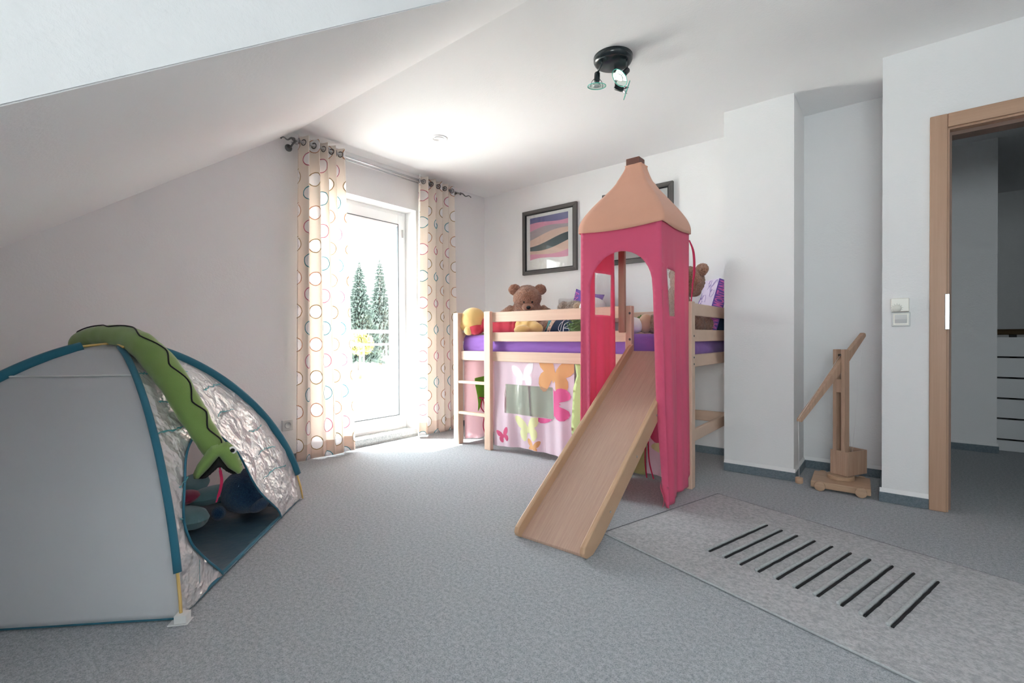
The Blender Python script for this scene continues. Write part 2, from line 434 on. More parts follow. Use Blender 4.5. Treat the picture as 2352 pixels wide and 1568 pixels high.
def smoothpath(P, k=6):
    P = [Vector(p) for p in P]; out = []
    for i in range(len(P)-1):
        p0 = P[max(i-1, 0)]; p1 = P[i]; p2 = P[i+1]; p3 = P[min(i+2, len(P)-1)]
        for j in range(k):
            t = j/k
            out.append(.5*((2*p1)+(-p0+p2)*t+(2*p0-5*p1+4*p2-p3)*t*t+(-p0+3*p1-3*p2+p3)*t**3))
    out.append(P[-1]); return out
def nz(p, s): return noise.noise(Vector(p)*s)

# ------------------------------------------------------------------ camera
cam = bpy.data.cameras.new('camera'); co = bpy.data.objects.new('camera', cam); COL.objects.link(co)
yaw, pitch, roll, cx, cy, ch, foc = -.679, -.0086, -.0042, 3.493, -3.8587, .9155, 1088.83
f = Vector((math.sin(yaw)*math.cos(pitch), math.cos(yaw)*math.cos(pitch), math.sin(pitch)))
r = Vector((math.cos(yaw), -math.sin(yaw), 0)); u = r.cross(f)
r2 = r*math.cos(roll)+u*math.sin(roll); u2 = -r*math.sin(roll)+u*math.cos(roll)
co.matrix_world = Matrix(((r2.x, u2.x, -f.x, cx), (r2.y, u2.y, -f.y, cy), (r2.z, u2.z, -f.z, ch), (0, 0, 0, 1)))
cam.sensor_width = 36; cam.lens = foc*36/2352; cam.clip_start = .03; cam.clip_end = 500
bpy.context.scene.camera = co

# ------------------------------------------------------------------ the room
Y0, TAN, XD, YK = -2.1258, .7166, 2.4864, -4.45
ZK = H-TAN*(Y0-YK); YD, XR = -5.5, 4.9
WY0, WY1, WZ1 = -1.975, -.957, 2.105          # balcony door opening
m = MB(); m.box(-.35, 6.0, YD-.3, 3.6, -.2, 0); struct(m.build('floor', M_CARPET))
m = MB()                                        # gable wall with the balcony door
m.box(-.35, 0, WY1, .2, 0, H); m.box(-.35, 0, YK-.3, WY0, 0, H); m.box(-.35, 0, WY0, WY1, WZ1, H); m.box(-.35, -.225, WY0, WY1, 0, .05)
struct(m.build('wall_window', M_WALL))
m = MB(); m.box(0, 3.44, 0, .2, 0, H); struct(m.build('wall_bed', M_WALL))
m = MB(); m.box(2.5845, 2.9995, -.4187, 0, 0, H); struct(m.build('wall_chimney', M_WALL))
DY = -.5363; DX0, DX1, DZ = 3.70, 4.585, 1.988
m = MB(); m.box(3.4393, DX0-.005, DY, DY+.14, 0, H); m.box(DX1+.005, XR, DY, DY+.14, 0, H); m.box(DX0-.005, DX1+.005, DY, DY+.14, DZ+.005, H)
m.box(3.4393, 3.58, DY+.14, .2, 0, H)
struct(m.build('wall_door', M_WALL))
m = MB(); m.box(-.35, 6.0, YD-.3, 3.6, H, H+.2); struct(m.build('ceiling', M_CEIL))
m = MB(); m.prism([(-.2, Y0, H), (-.2, YK, ZK), (-.2, YK-.01, ZK+.18), (-.2, Y0-.01, H+.1)], (XD+.198, 0, 0)); struct(m.build('wall_slope', M_CEIL))
m = MB(); m.box(0, XD, YK-.2, YK, 0, ZK+.1); struct(m.build('wall_knee', M_WALL))
m = MB(); m.prism([(XD, Y0+.02, H+.02), (XD, YD, H+.02), (XD, YD, ZK-.5), (XD, YK, ZK+.003), (XD, Y0, H+.003)], (-.10, 0, 0)); m.box(XD-.1, XD, YD, YK, 0, ZK+.1)
struct(m.build('wall_dormer', M_WALL))
# dormer back wall with its window
BX0, BX1, BZ0, BZ1 = 3.5, 4.7, .9, 1.9
m = MB(); m.box(XD-.1, BX0, YD-.3, YD, 0, H); m.box(BX1, XR+.2, YD-.3, YD, 0, H); m.box(BX0, BX1, YD-.3, YD, 0, BZ0); m.box(BX0, BX1, YD-.3, YD, BZ1, H)
struct(m.build('wall_rear', M_WALL))
m = MB(); m.box(XR, XR+.2, YD-.3, DY+.14, 0, H); struct(m.build('wall_right', M_WALL))
# hall behind the door
m = MB(); m.box(3.44, 4.112, 1.36, 1.6, 0, H); m.box(2.9, 3.44, .2, 1.6, 0, H); m.box(5.75, 5.95, DY+.14, 3.6, 0, H); m.box(2.9, 6.0, 3.4, 3.6, 0, H); m.box(XR, 5.95, DY, DY+.14, 0, H)
m.box(3.9, 4.112, 1.6, 3.4, 0, H)
struct(m.build('wall_hall', M_WALL))

def skirting(name, segs, h=.055, t=.012):
    m = MB()
    for (x0, y0, x1, y1) in segs:
        d = Vector((x1-x0, y1-y0, 0)).normalized(); n = Vector((d.y, -d.x, 0))*t   # n: to the right of travel = room side
        m.prism([(x0, y0, 0), (x1, y1, 0), (x1, y1, h), (x0, y0, h)], n)
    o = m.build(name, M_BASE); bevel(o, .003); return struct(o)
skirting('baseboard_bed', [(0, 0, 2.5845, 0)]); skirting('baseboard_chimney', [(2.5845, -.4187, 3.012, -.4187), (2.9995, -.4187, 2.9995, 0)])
skirting('baseboard_alcove', [(3.0, 0, 3.4393, 0), (3.4393, 0, 3.4393, DY)])
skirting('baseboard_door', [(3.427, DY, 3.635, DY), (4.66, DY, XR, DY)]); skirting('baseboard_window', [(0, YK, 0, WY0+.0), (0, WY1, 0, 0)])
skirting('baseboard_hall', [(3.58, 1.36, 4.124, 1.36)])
# plaster lip above the skirting
def lip(name, segs):
    m = MB()
    for (x0, y0, x1, y1) in segs:
        d = Vector((x1-x0, y1-y0, 0)).normalized(); n = Vector((d.y, -d.x, 0))
        a = Vector((x0, y0, .055)); b = Vector((x1, y1, .055))
        m.prism([a, a+n*.009, a+Vector((0, 0, .022))], b-a)
    return struct(m.build(name, M_WALL))
lip('trim_1', [(2.5845, -.4187, 3.008, -.4187), (2.9995, -.4187, 2.9995, 0)]); lip('trim_2', [(3.0, 0, 3.4393, 0)])
lip('trim_3', [(3.43, DY, 3.635, DY)]); lip('trim_4', [(3.44, 1.36, 4.12, 1.36)])

# balcony door / window_1
GY0, GY1, GZ0, GZ1, GX = -1.865, -1.0503, .1909, 1.9812, -.165
w = bpy.data.objects.new('window_1', None); COL.objects.link(w); w.location = (-.18, -1.46, .05); struct(w)
def ringframe(m, y0, y1, z0, z1, wy, wz, x0, x1):
    m.box(x0, x1, y0, y0+wy, z0, z1); m.box(x0, x1, y1-wy, y1, z0, z1); m.box(x0, x1, y0+wy, y1-wy, z0, z0+wz); m.box(x0, x1, y0+wy, y1-wy, z1-wz, z1)
m = MB(); ringframe(m, WY0, WY1, .05, WZ1, .045, .045, -.225, -.158); bevel(m.build('window_frame', M_PVC, w), .004)
m = MB(); ringframe(m, WY0+.03, WY1-.03, .078, WZ1-.03, (WY1-.03-GY1)+.0, GZ0-.078, -.21, -.145); bevel(m.build('sash', M_PVC, w), .006)
m = MB(); ringframe(m, GY0-.004+.045, GY1+.004, GZ0-.004, GZ1+.004, .007, .007, -.17, -.1445); m.build('glazing_seal', M_SEAL, w)
m = MB(); m.box(-.172, -.166, GY0+.04, GY1, GZ0, GZ1); m.build('pane', M_GLASS, w)
for z in (.17, 1.9):
    m = MB(); m.tube([(-.14, WY1-.045, z-.035), (-.14, WY1-.045, z+.035)], .007, 10); m.build('hinge', M_PVC if z < 1 else M_STEEL, w)
m = MB(); m.tube([(-.135, -1.83, 1.02), (-.10, -1.83, 1.02)], .009, 10); m.tube([(-.10, -1.83, 1.03), (-.10, -1.83, .91)], .009, 10); m.build('door_handle', M_STEEL, w)
m = MB(); m.box(-.16, .012, WY0, WY1, .018, .062); o = m.build('trim_5', M_GRAN); bevel(o, .003); struct(o)
m = MB(); m.box(-.0, .006, WY0, WY1, 0, .018); struct(m.build('trim_6', M_GRAN))
# dormer window / window_2
w = bpy.data.objects.new('window_2', None); COL.objects.link(w); w.location = (3.7, YD-.1, BZ0); struct(w)
def rf2(m, x0, x1, z0, z1, wd, y0, y1):
    m.box(x0, x0+wd, y0, y1, z0, z1); m.box(x1-wd, x1, y0, y1, z0, z1); m.box(x0+wd, x1-wd, y0, y1, z0, z0+wd); m.box(x0+wd, x1-wd, y0, y1, z1-wd, z1)
m = MB(); rf2(m, BX0, BX1, BZ0, BZ1, .06, YD-.16, YD-.09); m.box(4.07, 4.13, YD-.16, YD-.09, BZ0+.06, BZ1-.06); bevel(m.build('window_frame', M_PVC, w), .005)
m = MB(); m.box(BX0+.06, 4.07, YD-.13, YD-.125, BZ0+.06, BZ1-.06); m.build('pane', M_GLASS, w)
m = MB(); m.box(4.13, BX1-.06, YD-.13, YD-.125, BZ0+.06, BZ1-.06); m.build('pane', M_GLASS, w)

# door frame / door_1
w = bpy.data.objects.new('door_1', None); COL.objects.link(w); w.location = (4.14, DY, 0); struct(w)
def upright(x0, x1): m = MB(); m.box(x0, x1, DY-.014, DY+.002, 0, 2.056); bevel(m.build('architrave', M_DOORW, w), .004)
upright(3.635, 3.704); upright(4.581, 4.65)
m = MB(); m.box(3.704, 4.581, DY-.014, DY+.002, DZ-.002, 2.056); bevel(m.build('architrave', M_DOORX, w), .004)
m = MB(); m.box(3.695, 3.712, DY+.002, DY+.14, 0, DZ); m.box(4.573, 4.59, DY+.002, DY+.14, 0, DZ); m.box(3.712, 4.573, DY+.002, DY+.14, DZ-.012, DZ+.005); m.build('door_lining', M_DOORW, w)
m = MB(); m.box(3.712, 3.724, DY+.05, DY+.14, 0, DZ-.012); m.box(4.561, 4.573, DY+.05, DY+.14, 0, DZ-.012); m.box(3.724, 4.561, DY+.05, DY+.14, DZ-.03, DZ-.012); m.build('rebate', M_DARKW, w)
m = MB(); m.box(3.694, 3.714, DY-.0165, DY-.0, .946, 1.131); o = m.build('strike_plate', M_STEEL, w); bevel(o, .003)
for x0, x1 in ((3.635, 3.704), (4.581, 4.65)):
    m = MB(); m.box(x0, x1, DY+.138, DY+.154, 0, 2.056); m.build('architrave', M_DOORW, w)

# ------------------------------------------------------------------ hall: stair balustrade
t = thing('stair_balustrade', 'white boarded stair balustrade with dark gaps and bronze handrail in the hall', 'balustrade', (4.8, 1.51, 0))
edges = [.003, .085, .25, .41, .573, .736, .90]
for a, b in zip(edges[:-1], edges[1:]):
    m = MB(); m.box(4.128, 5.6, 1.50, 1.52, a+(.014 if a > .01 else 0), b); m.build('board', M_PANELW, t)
m = MB(); m.box(4.20, 4.24, 1.522, 1.55, 0, .93); m.box(5.3, 5.34, 1.522, 1.55, 0, .93); m.box(4.128, 5.6, 1.522, 1.526, .01, .9); m.build('upright', M_BLACKM, t)
m = MB(); m.tube([(4.125, 1.50, .942), (5.6, 1.50, .942)], .0225, 16); lab(m.build('handrail', M_BRONZE, t), 'bronze round handrail')

# ------------------------------------------------------------------ outdoors
m = MB(); m.box(-90, -.36, -60, 90, -3.3, -3.2); struct(m.build('ground', M_PAVE))
m = MB(); m.box(-1.35, -.36, -2.6, -.1, -.22, -.04); struct(m.build('balcony_slab', m_plain('balcony_tiles', (.24, .24, .235), .9)))
m = MB(); m.box(-1.32, -.36, -.29, -.05, -.2, 3.0); struct(m.build('wall_balcony', M_BRICK))
t = thing('balcony_railing', 'white metal balcony railing seen through the glass door', 'railing', (-1.2, -1.45, -.04))
m = MB(); m.box(-1.225, -1.175, -2.6, -.3, .972, 1.008); bevel(m.build('top_rail', M_OUT, t), .004)
m = MB(); m.box(-1.215, -1.185, -2.6, -.3, .83, .852); m.build('lower_rail', M_OUT, t)
m = MB(); m.box(-1.215, -1.185, -2.6, -.3, .02, .045); m.build('lower_rail', M_OUT, t)
for i in range(8):
    y = -2.575+i*.308
    m = MB(); m.box(-1.207, -1.193, y-.007, y+.007, -.04, .83); m.build('baluster', M_OUT, t)
for y in (-2.55, -.34):
    m = MB(); m.box(-1.22, -1.18, y-.02, y+.02, -.04, .972); m.build('post', M_OUT, t)

def spruce(x, y, zb, h, rad, label, seed):
    rnd = random.Random(seed)
    t = thing('spruce_tree', label, 'tree', (x, y, zb), 'tall spruces beyond the balcony')
    m = MB(); m.tube([(x, y, zb), (x, y, zb+h*.5), (x, y, zb+h*.97)], [.28, .16, .03], 8); m.build('trunk', M_BARK, t)
    m = MB(); n = 88
    for i in range(n):
        fr = i/(n-1); z = zb+h*(.12+.87*fr)+rnd.uniform(-.06, .06); R = rad*(1-fr)**.8*(.75+.4*rnd.random())+.08
        nb = int(26-14*fr)
        for k in range(nb):
            a = 2*PI*(k+rnd.random()*.9)/nb; L = R*(.45+.65*rnd.random()); w = .05+.07*L
            d = Vector((math.cos(a), math.sin(a), 0)); s = Vector((-d.y, d.x, 0)); b = Vector((x, y, z))
            droop = -.12*L-rnd.random()*.12*L
            p1 = b+d*L*.45+Vector((0, 0, droop*.4)); p2 = b+d*L*.85+Vector((0, 0, droop)); tip = b+d*L+Vector((0, 0, droop+.16*L))
            q = Vector((0, 0, -.10-.09*L))
            m.add([b, p1+s*w, p2+s*w*.6, tip, p2-s*w*.6, p1-s*w, p1+q, p2+q*.8], [(0, 1, 6), (1, 2, 7, 6), (2, 3, 7), (3, 4, 7), (4, 5, 6, 7), (5, 0, 6), (0, 1, 5), (1, 2, 4, 5), (2, 3, 4)])
    m.build('foliage', M_SPR, t)
spruce(-50, 31.25, -3.2, 14.2, 3.1, 'left of two tall spruces beyond the balcony, nearer the patterned curtain', 3)
spruce(-58, 40.1, -3.2, 16.6, 3.2, 'right of two tall spruces beyond the balcony, beside the door frame', 9)
t = thing('garden_tree', 'small round tree with yellow green leaves below the spruces', 'tree', (-38, 23.4, -3.2))
m = MB(); m.tube([(-38, 23.4, -3.2), (-38, 23.4, -.3)], [.16, .10], 8); m.build('trunk', M_BARK, t)
m = MB(); rnd = random.Random(4)
for i in range(420):
    a = rnd.random()*2*PI; b = math.acos(2*rnd.random()-1); R = 1.25*(.6+.4*rnd.random())
    c = Vector((-38+R*math.sin(b)*math.cos(a), 23.4+R*math.sin(b)*math.sin(a), .35+R*.85*math.cos(b)))
    q = Euler((rnd.random()*6, rnd.random()*6, 0)).to_matrix(); s_ = .24
    m.add([c+q @ Vector(p) for p in ((-s_, -s_, 0), (s_, -s_, 0), (s_, s_, .1), (-s_, s_, 0))], [(0, 1, 2, 3)])
m.build('foliage', M_YLEAF, t)
m = MB(); m.box(-46, -36, 22.5, 33, -3.2, -3.12); tag(m.build('lawn', M_LAWN), None, None, None, 'structure')
t = thing('distant_house', 'pale house with dark windows behind the spruces', 'house', (-70, 52, -3.2))
m = MB(); m.box(-74, -68, 44, 62, -3.2, 1.2); m.prism([(-74.3, 43.6, 1.2), (-67.7, 43.6, 1.2), (-71, 43.6, 3.2)], (0, 18.8, 0)); m.build('wall', M_HOUSE, t)
for i in range(5):
    m = MB(); m.box(-67.99, -67.9, 45.5+i*3.2, 47+i*3.2, -1.8, -.2); m.build('window', M_HWIN, t)

# ------------------------------------------------------------------ curtain rod and curtains
RZ, RXX = 2.358, .10
t = thing('curtain_rod', 'brushed steel double curtain rod with wavy finials above the balcony door', 'curtain rod', (.0, -1.32, RZ))
m = MB(); m.tube([(RXX, -2.165, RZ), (RXX, -.47, RZ)], .0095, 14); m.build('rod', M_STEEL, t)
m = MB(); m.tube([(.055, -2.16, RZ-.008), (.055, -.5, RZ-.008)], .006, 12); m.build('rod', M_STEEL, t)
for s, y in ((-1, -2.165), (1, -.47)):
    P = [(RXX+(.0 if s > 0 else .02*q), y+s*q*(.15 if s > 0 else .10), RZ+.008*math.sin(q*9.5)-(.028*q if s < 0 else 0)) for q in [i/14 for i in range(15)]]
    m = MB(); m.tube([(RXX, y-s*.01, RZ)]+P, [.009]+[.0075-.004*i/14 for i in range(15)], 10); m.ball(P[-1], .006, nu=10, nv=6); m.ball((RXX, y, RZ), .0135, nu=14, nv=8); m.build('finial', M_DSTEEL, t)
for y in (-2.155, -.53):
    m = MB(); m.lathe([(.0, 0), (.027, 0), (.027, .004), (.02, .010), (.008, .013)], (0, y, RZ-.035), 24, Euler((0, PI/2, 0)).to_matrix()); m.tube(smoothpath([(.01, y, RZ-.035), (.04, y, RZ-.033), (.07, y, RZ-.022), (RXX, y, RZ-.012)], 4), .007, 10)
    m.box(RXX-.012, RXX+.012, y-.007, y+.007, RZ-.018, RZ-.006); m.build('bracket', M_DSTEEL, t)

def curtain(label, yt0, yt1, yb0, yb1, n, ph, usc, u0, A=.042, irr=0):
    t = thing('curtain', label, 'curtain', (RXX, (yt0+yt1)/2, 0.0), 'ring patterned curtains at the balcony door')
    NU, NV = n*26, 60; m = MB(); uvs = []; zt, zb = RZ+.045, .012
    def pt(u, v):
        # u across, v 0 top .. 1 bottom
        y = (yt0+(yt1-yt0)*u)*(1-v)+(yb0+(yb1-yb0)*u)*v
        w = 2*PI*n*u+ph+irr*math.sin(2*PI*u*1.3+1)*(.3+.7*v)
        a = A*(1-.2*v+.22*math.sin(5*u+v*2))
        x = RXX+a*math.sin(w)+.012*v*math.sin(3*u*PI+2)
        y += (.003+.004*v)*math.sin(2*w+.6)
        return x, y, zt+(zb-zt)*v+.006*math.sin(w)*(v > .98)
    arcs = [0]
    for i in range(NU):
        a = pt(i/NU, .6); b = pt((i+1)/NU, .6); arcs.append(arcs[-1]+math.hypot(a[0]-b[0], a[1]-b[1]))
    for j in range(NV+1):
        for i in range(NU+1):
            p = pt(i/NU, j/NV); m.v.append(p); uvs.append((u0+arcs[i]*usc, p[2]))
    for j in range(NV):
        zz = m.v[j*(NU+1)][2]
        for i in range(NU):
            a = j*(NU+1)+i; m.f.append([a, a+1, a+NU+2, a+NU+1]); m.mi.append(1 if zz < .165 else 0); m.sm.append(True)
    m.uv = uvs; o = m.build('fabric', [M_CURT, M_CURTH], t); solid(o, .0012)
    # eyelets where the cloth crosses the rod
    for k in range(2*n):
        best = None
        for i in range(1, NU):
            a = pt((i-1)/NU, .02); b = pt(i/NU, .02)
            if (a[0]-RXX)*(b[0]-RXX) < 0:
                if best is None: best = []
                best.append(((a[1]+b[1])/2, i))
        break
    for (y, i) in best:
        a = pt((i-1)/NU, .02); b = pt(i/NU, .02); d = Vector((b[0]-a[0], b[1]-a[1], 0)).normalized(); nn = Vector((d.y, -d.x, 0))
        mm = MB(); P = [Vector((RXX, y, RZ))+d*.02*math.cos(q)+Vector((0, 0, .02*math.sin(q))) for q in [2*PI*k/18 for k in range(18)]]
        mm.tube(P, .0042, 8, closed=True); mm.build('eyelet', M_DSTEEL, t)
    return t
curtain('long cream curtain with coloured rings left of the balcony door', -2.135, -1.765, -2.165, -1.68, 5, 2.2, 1.0, .02, .038, 1.3)
curtain('long cream curtain with coloured rings right of the balcony door, behind the bed ladder', -1.02, -.575, -1.05, -.53, 5, 1.0, 1.0, .055, .033, .9)

# ------------------------------------------------------------------ ceiling lamp
LC = Vector((2.292, -1.481, H))
t = thing('ceiling_spotlight', 'black round ceiling lamp with three glass disc spotlights', 'lamp', tuple(LC))
m = MB(); m.lathe([(0, -.036), (.086, -.036), (.098, -.030), (.104, -.018), (.105, 0)], tuple(LC), 48); m.build('ceiling_plate', M_BLACK, t)
def spot(base, axis, dc):
    # base point on the plate, axis = direction the spotlight looks, dc = disc centre
    ax = Vector(axis).normalized(); D = Vector(dc); q = ax.to_track_quat('Z', 'Y').to_matrix()
    s = MB(); c0 = D-ax*.072; s.lathe([(.0, 0), (.010, .0), (.015, .006), (.0165, .042), (.014, .05), (0, .05)], tuple(c0), 20, q)
    s.tube([base, Vector(base)+Vector((0, 0, -.02)), c0+ax*.008], .0055, 8); sp = s.build('spot_holder', M_BLACK, t)
    g = MB(); g.lathe([(.020, 0), (.050, 0), (.050, .003), (.020, .003)], tuple(D), 36, q, smooth=False); lab(g.build('glass_disc', M_LGLASS, sp), 'clear green tinted glass disc')
    g = MB(); P = [D+q @ Vector((.0502*math.cos(a), .0502*math.sin(a), .0015)) for a in [2*PI*k/40 for k in range(40)]]; g.tube(P, .0019, 6, closed=True); g.build('disc_edge', M_LEDGE, sp)
    g = MB(); g.lathe([(.008, -.024), (.019, -.010), (.0235, .002), (.021, .004), (.004, -.006)], tuple(D), 24, q); g.build('reflector_bulb', M_BULBS, sp)
    for s_ in (-1, 1):
        g = MB(); g.tube(smoothpath([c0+q @ Vector((s_*.015, 0, .036)), c0+q @ Vector((s_*.028, 0, .05)), D+q @ Vector((s_*.033, 0, -.006)), D+q @ Vector((s_*.033, 0, .008))], 4), .0016, 6); g.build('clip_wire', M_BLACK, sp)
spot((2.262, -1.552, H-.036), (-.10, .10, -1), (2.205, -1.505, 2.307))
spot((2.37, -1.475, H-.036), (-.45, -.55, -.72), (2.332, -1.482, 2.318))
spot((2.27, -1.41, H-.036), (.85, .55, -.35), (2.300, -1.330, 2.322))
t = thing('recessed_spotlight', 'small white recessed spotlight in the ceiling near the curtains', 'lamp', (.775, -1.37, H))
m = MB(); m.lathe([(.040, -.001), (.044, -.006), (.058, -.007), (.064, -.004), (.065, .0)], (.775, -1.37, H), 40); m.build('trim_ring', M_PVC, t)
m = MB(); m.lathe([(0, -.002), (.038, -.003), (.041, -.004), (.041, 0)], (.775, -1.37, H), 32, Euler((.12, .1, 0)).to_matrix()); m.build('lamp_face', M_PVC, t)

# ------------------------------------------------------------------ wall fittings
t = thing('wall_socket', 'grey white surface mounted power socket low on the wall beside the left curtain', 'socket', (0, -2.185, .276))
m = MB(); m.box(0, .022, -2.225, -2.145, .236, .316); bevel(m.build('socket_box', M_GREYP, t), .005)
m = MB(); m.lathe([(0, -.004), (.019, -.004), (.020, .0025), (.023, .003), (.024, 0)], (.0235, -2.185, .276), 28, Euler((0, PI/2, 0)).to_matrix()); m.build('socket_insert', M_GREYP, t)
for s_ in (-1, 1):
    m = MB(); m.ball((.0205, -2.185+s_*.0095, .276), .003, nu=10, nv=6); m.build('contact_hole', M_BLACKM, t)
t = thing('room_thermostat', 'cream square wall thermostat with round dial, above the light switch', 'thermostat', (3.516, DY, 1.08))
m = MB(); m.box(3.477, 3.554, DY-.028, DY, 1.045, 1.118); bevel(m.build('housing', M_CREAMP, t), .004)
m = MB(); m.lathe([(0, .010), (.017, .010), (.0185, .007), (.0195, 0)], (3.503, DY-.028, 1.064), 32, Euler((PI/2, 0, 0)).to_matrix()); m.build('dial', M_CREAMP, t)
m = MB()
for k in range(9):
    a = math.radians(-20+k*27.5); c = Vector((3.503, DY-.0284, 1.064)); d = Vector((math.cos(a), 0, math.sin(a)))
    m.tube([c+d*.0215, c+d*.0255], .0005, 4)
m.build('scale_mark', M_BLACKM, t)
t = thing('light_switch', 'grey white rocker light switch beside the door frame, below the thermostat', 'switch', (3.519, DY, 1.004))
m = MB(); m.box(3.480, 3.559, DY-.010, DY, .966, 1.043); bevel(m.build('switch_plate', M_GREYP, t), .004)
m = MB(); m.box(3.487, 3.552, DY-.013, DY-.008, .973, 1.036); bevel(m.build('switch_frame', M_CREAMP, t), .002)
m = MB(); m.prism([(3.494, DY-.012, .980), (3.494, DY-.020, 1.004), (3.494, DY-.014, 1.029), (3.494, DY-.010, 1.029), (3.494, DY-.010, .980)], (.051, 0, 0)); bevel(m.build('rocker', M_GREYP, t), .002)

# ------------------------------------------------------------------ pictures
def picture(label, x0, x1, z0, z1, art):
    t = thing('framed_picture', label, 'picture', ((x0+x1)/2, 0, z0)); fw, d = .036, .03
    def bar(pts, mt): m = MB(); m.prism([(p[0], 0, p[1]) for p in pts], (0, -d, 0)); bevel(m.build('frame_bar', mt, t), .003)
    bar([(x0, z0), (x1, z0), (x1-fw, z0+fw), (x0+fw, z0+fw)], M_FRAME); bar([(x0, z1), (x1, z1), (x1-fw, z1-fw), (x0+fw, z1-fw)], M_FRAME)
    bar([(x0, z0), (x0+fw, z0+fw), (x0+fw, z1-fw), (x0, z1)], M_FRAMEZ); bar([(x1, z0), (x1-fw, z0+fw), (x1-fw, z1-fw), (x1, z1)], M_FRAMEZ)
    m = MB(); a, b, c, e = x0+fw, x1-fw, z0+fw, z1-fw; w_ = .008
    for bx in ((a, a+w_, c, e), (b-w_, b, c, e), (a+w_, b-w_, c, c+w_), (a+w_, b-w_, e-w_, e)): m.box(bx[0], bx[1], -.026, -.012, bx[2], bx[3])
    m.build('inner_edge', M_BLACKM, t)
    m = MB(); m.box(a, b, -.012, -.004, c, e); m.build('mount', M_MAT, t)
    m = MB(); art(m, x0, x1, z0, z1); m.build('print', [A_BL, A_PK, A_DK, A_PE, A_GR, A_WH], t)
    m = MB(); m.box(a, b, -.019, -.0175, c, e); m.build('picture_glass', M_PGLASS, t)
def wavy_art(m, x0, x1, z0, z1):
    # plain flowing colour bands
    a, b, c, e = x0+.088, x1-.10, z0+.085, z1-.075
    cols = [5, 1, 3, 2, 3, 4, 1, 0]; N = 28
    def edge(k, x):
        s = (x-a)/(b-a)
        return c+(e-c)*min(1, max(0, (k/8.0)+.055*math.sin(3.4*s+k*1.1)+.10*(s-.5)))
    for k in range(8):
        lo = [(a+(b-a)*i/N, (c if k == 0 else edge(k, a+(b-a)*i/N))) for i in range(N+1)]
        hi = [(a+(b-a)*i/N, (e if k == 7 else edge(k+1, a+(b-a)*i/N))) for i in range(N+1)]
        v = [(p[0], -.0125, p[1]) for p in lo]+[(p[0], -.0125, p[1]) for p in hi]
        m.add(v, [(i, i+1, N+2+i, N+1+i) for i in range(N)], cols[k], False)
def small_art(m, x0, x1, z0, z1):
    a, b, c, e = x0+.16, x1-.18, z0+.17, z1-.15
    m.add([(a, -.0125, c), (b, -.0125, c), (b, -.0125, e), (a, -.0125, e)], [(0, 1, 2, 3)], 4, False)
    m.add([(a, -.0127, c), (b, -.0127, c), (b, -.0127, (c+e)/2), (a, -.0127, (c+e)/2-.05)], [(0, 1, 2, 3)], 0, False)
picture('framed colour print with white mount on the wall above the brown teddy bear', .541, 1.180, 1.545, 2.185, wavy_art)
picture('dark framed picture mostly hidden behind the peach roof of the bed tower', 1.446, 2.087, 1.55, 2.186, small_art)

# ------------------------------------------------------------------ loft bed
BY = -.96
bed = thing('loft_bed', 'half height beech loft bed with ladder and slide opening against the wall', 'bed', (1.535, -.5, 0))
def part(name, b, mt, parent=bed, bev=.005, label=None):
    m = MB(); m.box(*b); o = m.build(name, mt, parent); bevel(o, bev)
    if label: lab(o, label)
    return o
for x0, x1, y0, y1 in ((.52, .58, -.985, -.925), (2.497, 2.553, -.985, -.925), (.52, .58, -.075, -.015), (2.497, 2.553, -.075, -.015)):
    part('post', (x0, x1, y0, y1, 0, 1.128), M_BZ)
part('ladder_post', (.884, .951, -.992, -.955, 0, 1.128), M_BZ)
part('guard_post', (2.118, 2.162, -.975, -.93, .72, 1.119), M_BZ)
part('guard_rail', (.951, 2.118, BY-.004, BY+.018, 1.040, 1.120), M_BX); part('guard_rail', (.951, 2.118, BY-.004, BY+.018, .883, .957), M_BX)
part('side_rail', (.58, 2.497, BY+.001, BY+.026, .723, .802), M_BX)
part('side_rail', (.58, 2.497, -.058, -.034, .723, .802), M_BX); part('guard_rail', (.58, 2.497, -.055, -.035, 1.040, 1.125), M_BX); part('guard_rail', (.58, 2.497, -.055, -.035, .883, .957), M_BX)
for x in (2.516, .539):
    for z0, z1 in ((1.045, 1.122), (.885, .960), (.728, .805), (.270, .345)):
        if x < 1 and z0 < .5: continue
        part('end_rail', (x, x+.022, -.925, -.075, z0, z1), M_BY)
part('stretcher', (1.45, 2.497, -.058, -.034, .262, .34), M_BX)
for z in (.262, .525):
    part('ladder_rung', (.58, .884, -.985, -.94, z, z+.024), M_BX)
m = MB(); m.box(.58, 2.497, -.93, -.06, .755, .775); m.build('slat_base', M_BX, bed)
for (x, y, z) in ((2.505, -.9865, .31), (2.505, -.9865, .27), (2.505, -.9865, .775), (2.505, -.9865, .74), (2.152, -.9765, 1.07), (2.152, -.9765, .90)):
    m = MB(); m.lathe([(0, .004), (.005, .004), (.008, .001), (.008, 0)], (x, y, z), 14, Euler((PI/2, 0, 0)).to_matrix()); m.build('bolt', M_DSTEEL, bed)
for (x, y, z) in ((2.554, -.95, .79), (2.554, -.95, .92), (2.554, -.95, .75)):
    m = MB(); m.lathe([(0, .003), (.004, .003), (.006, .001), (.006, 0)], (x, y, z), 12, Euler((0, PI/2, 0)).to_matrix()); m.build('bolt', M_DSTEEL, bed)
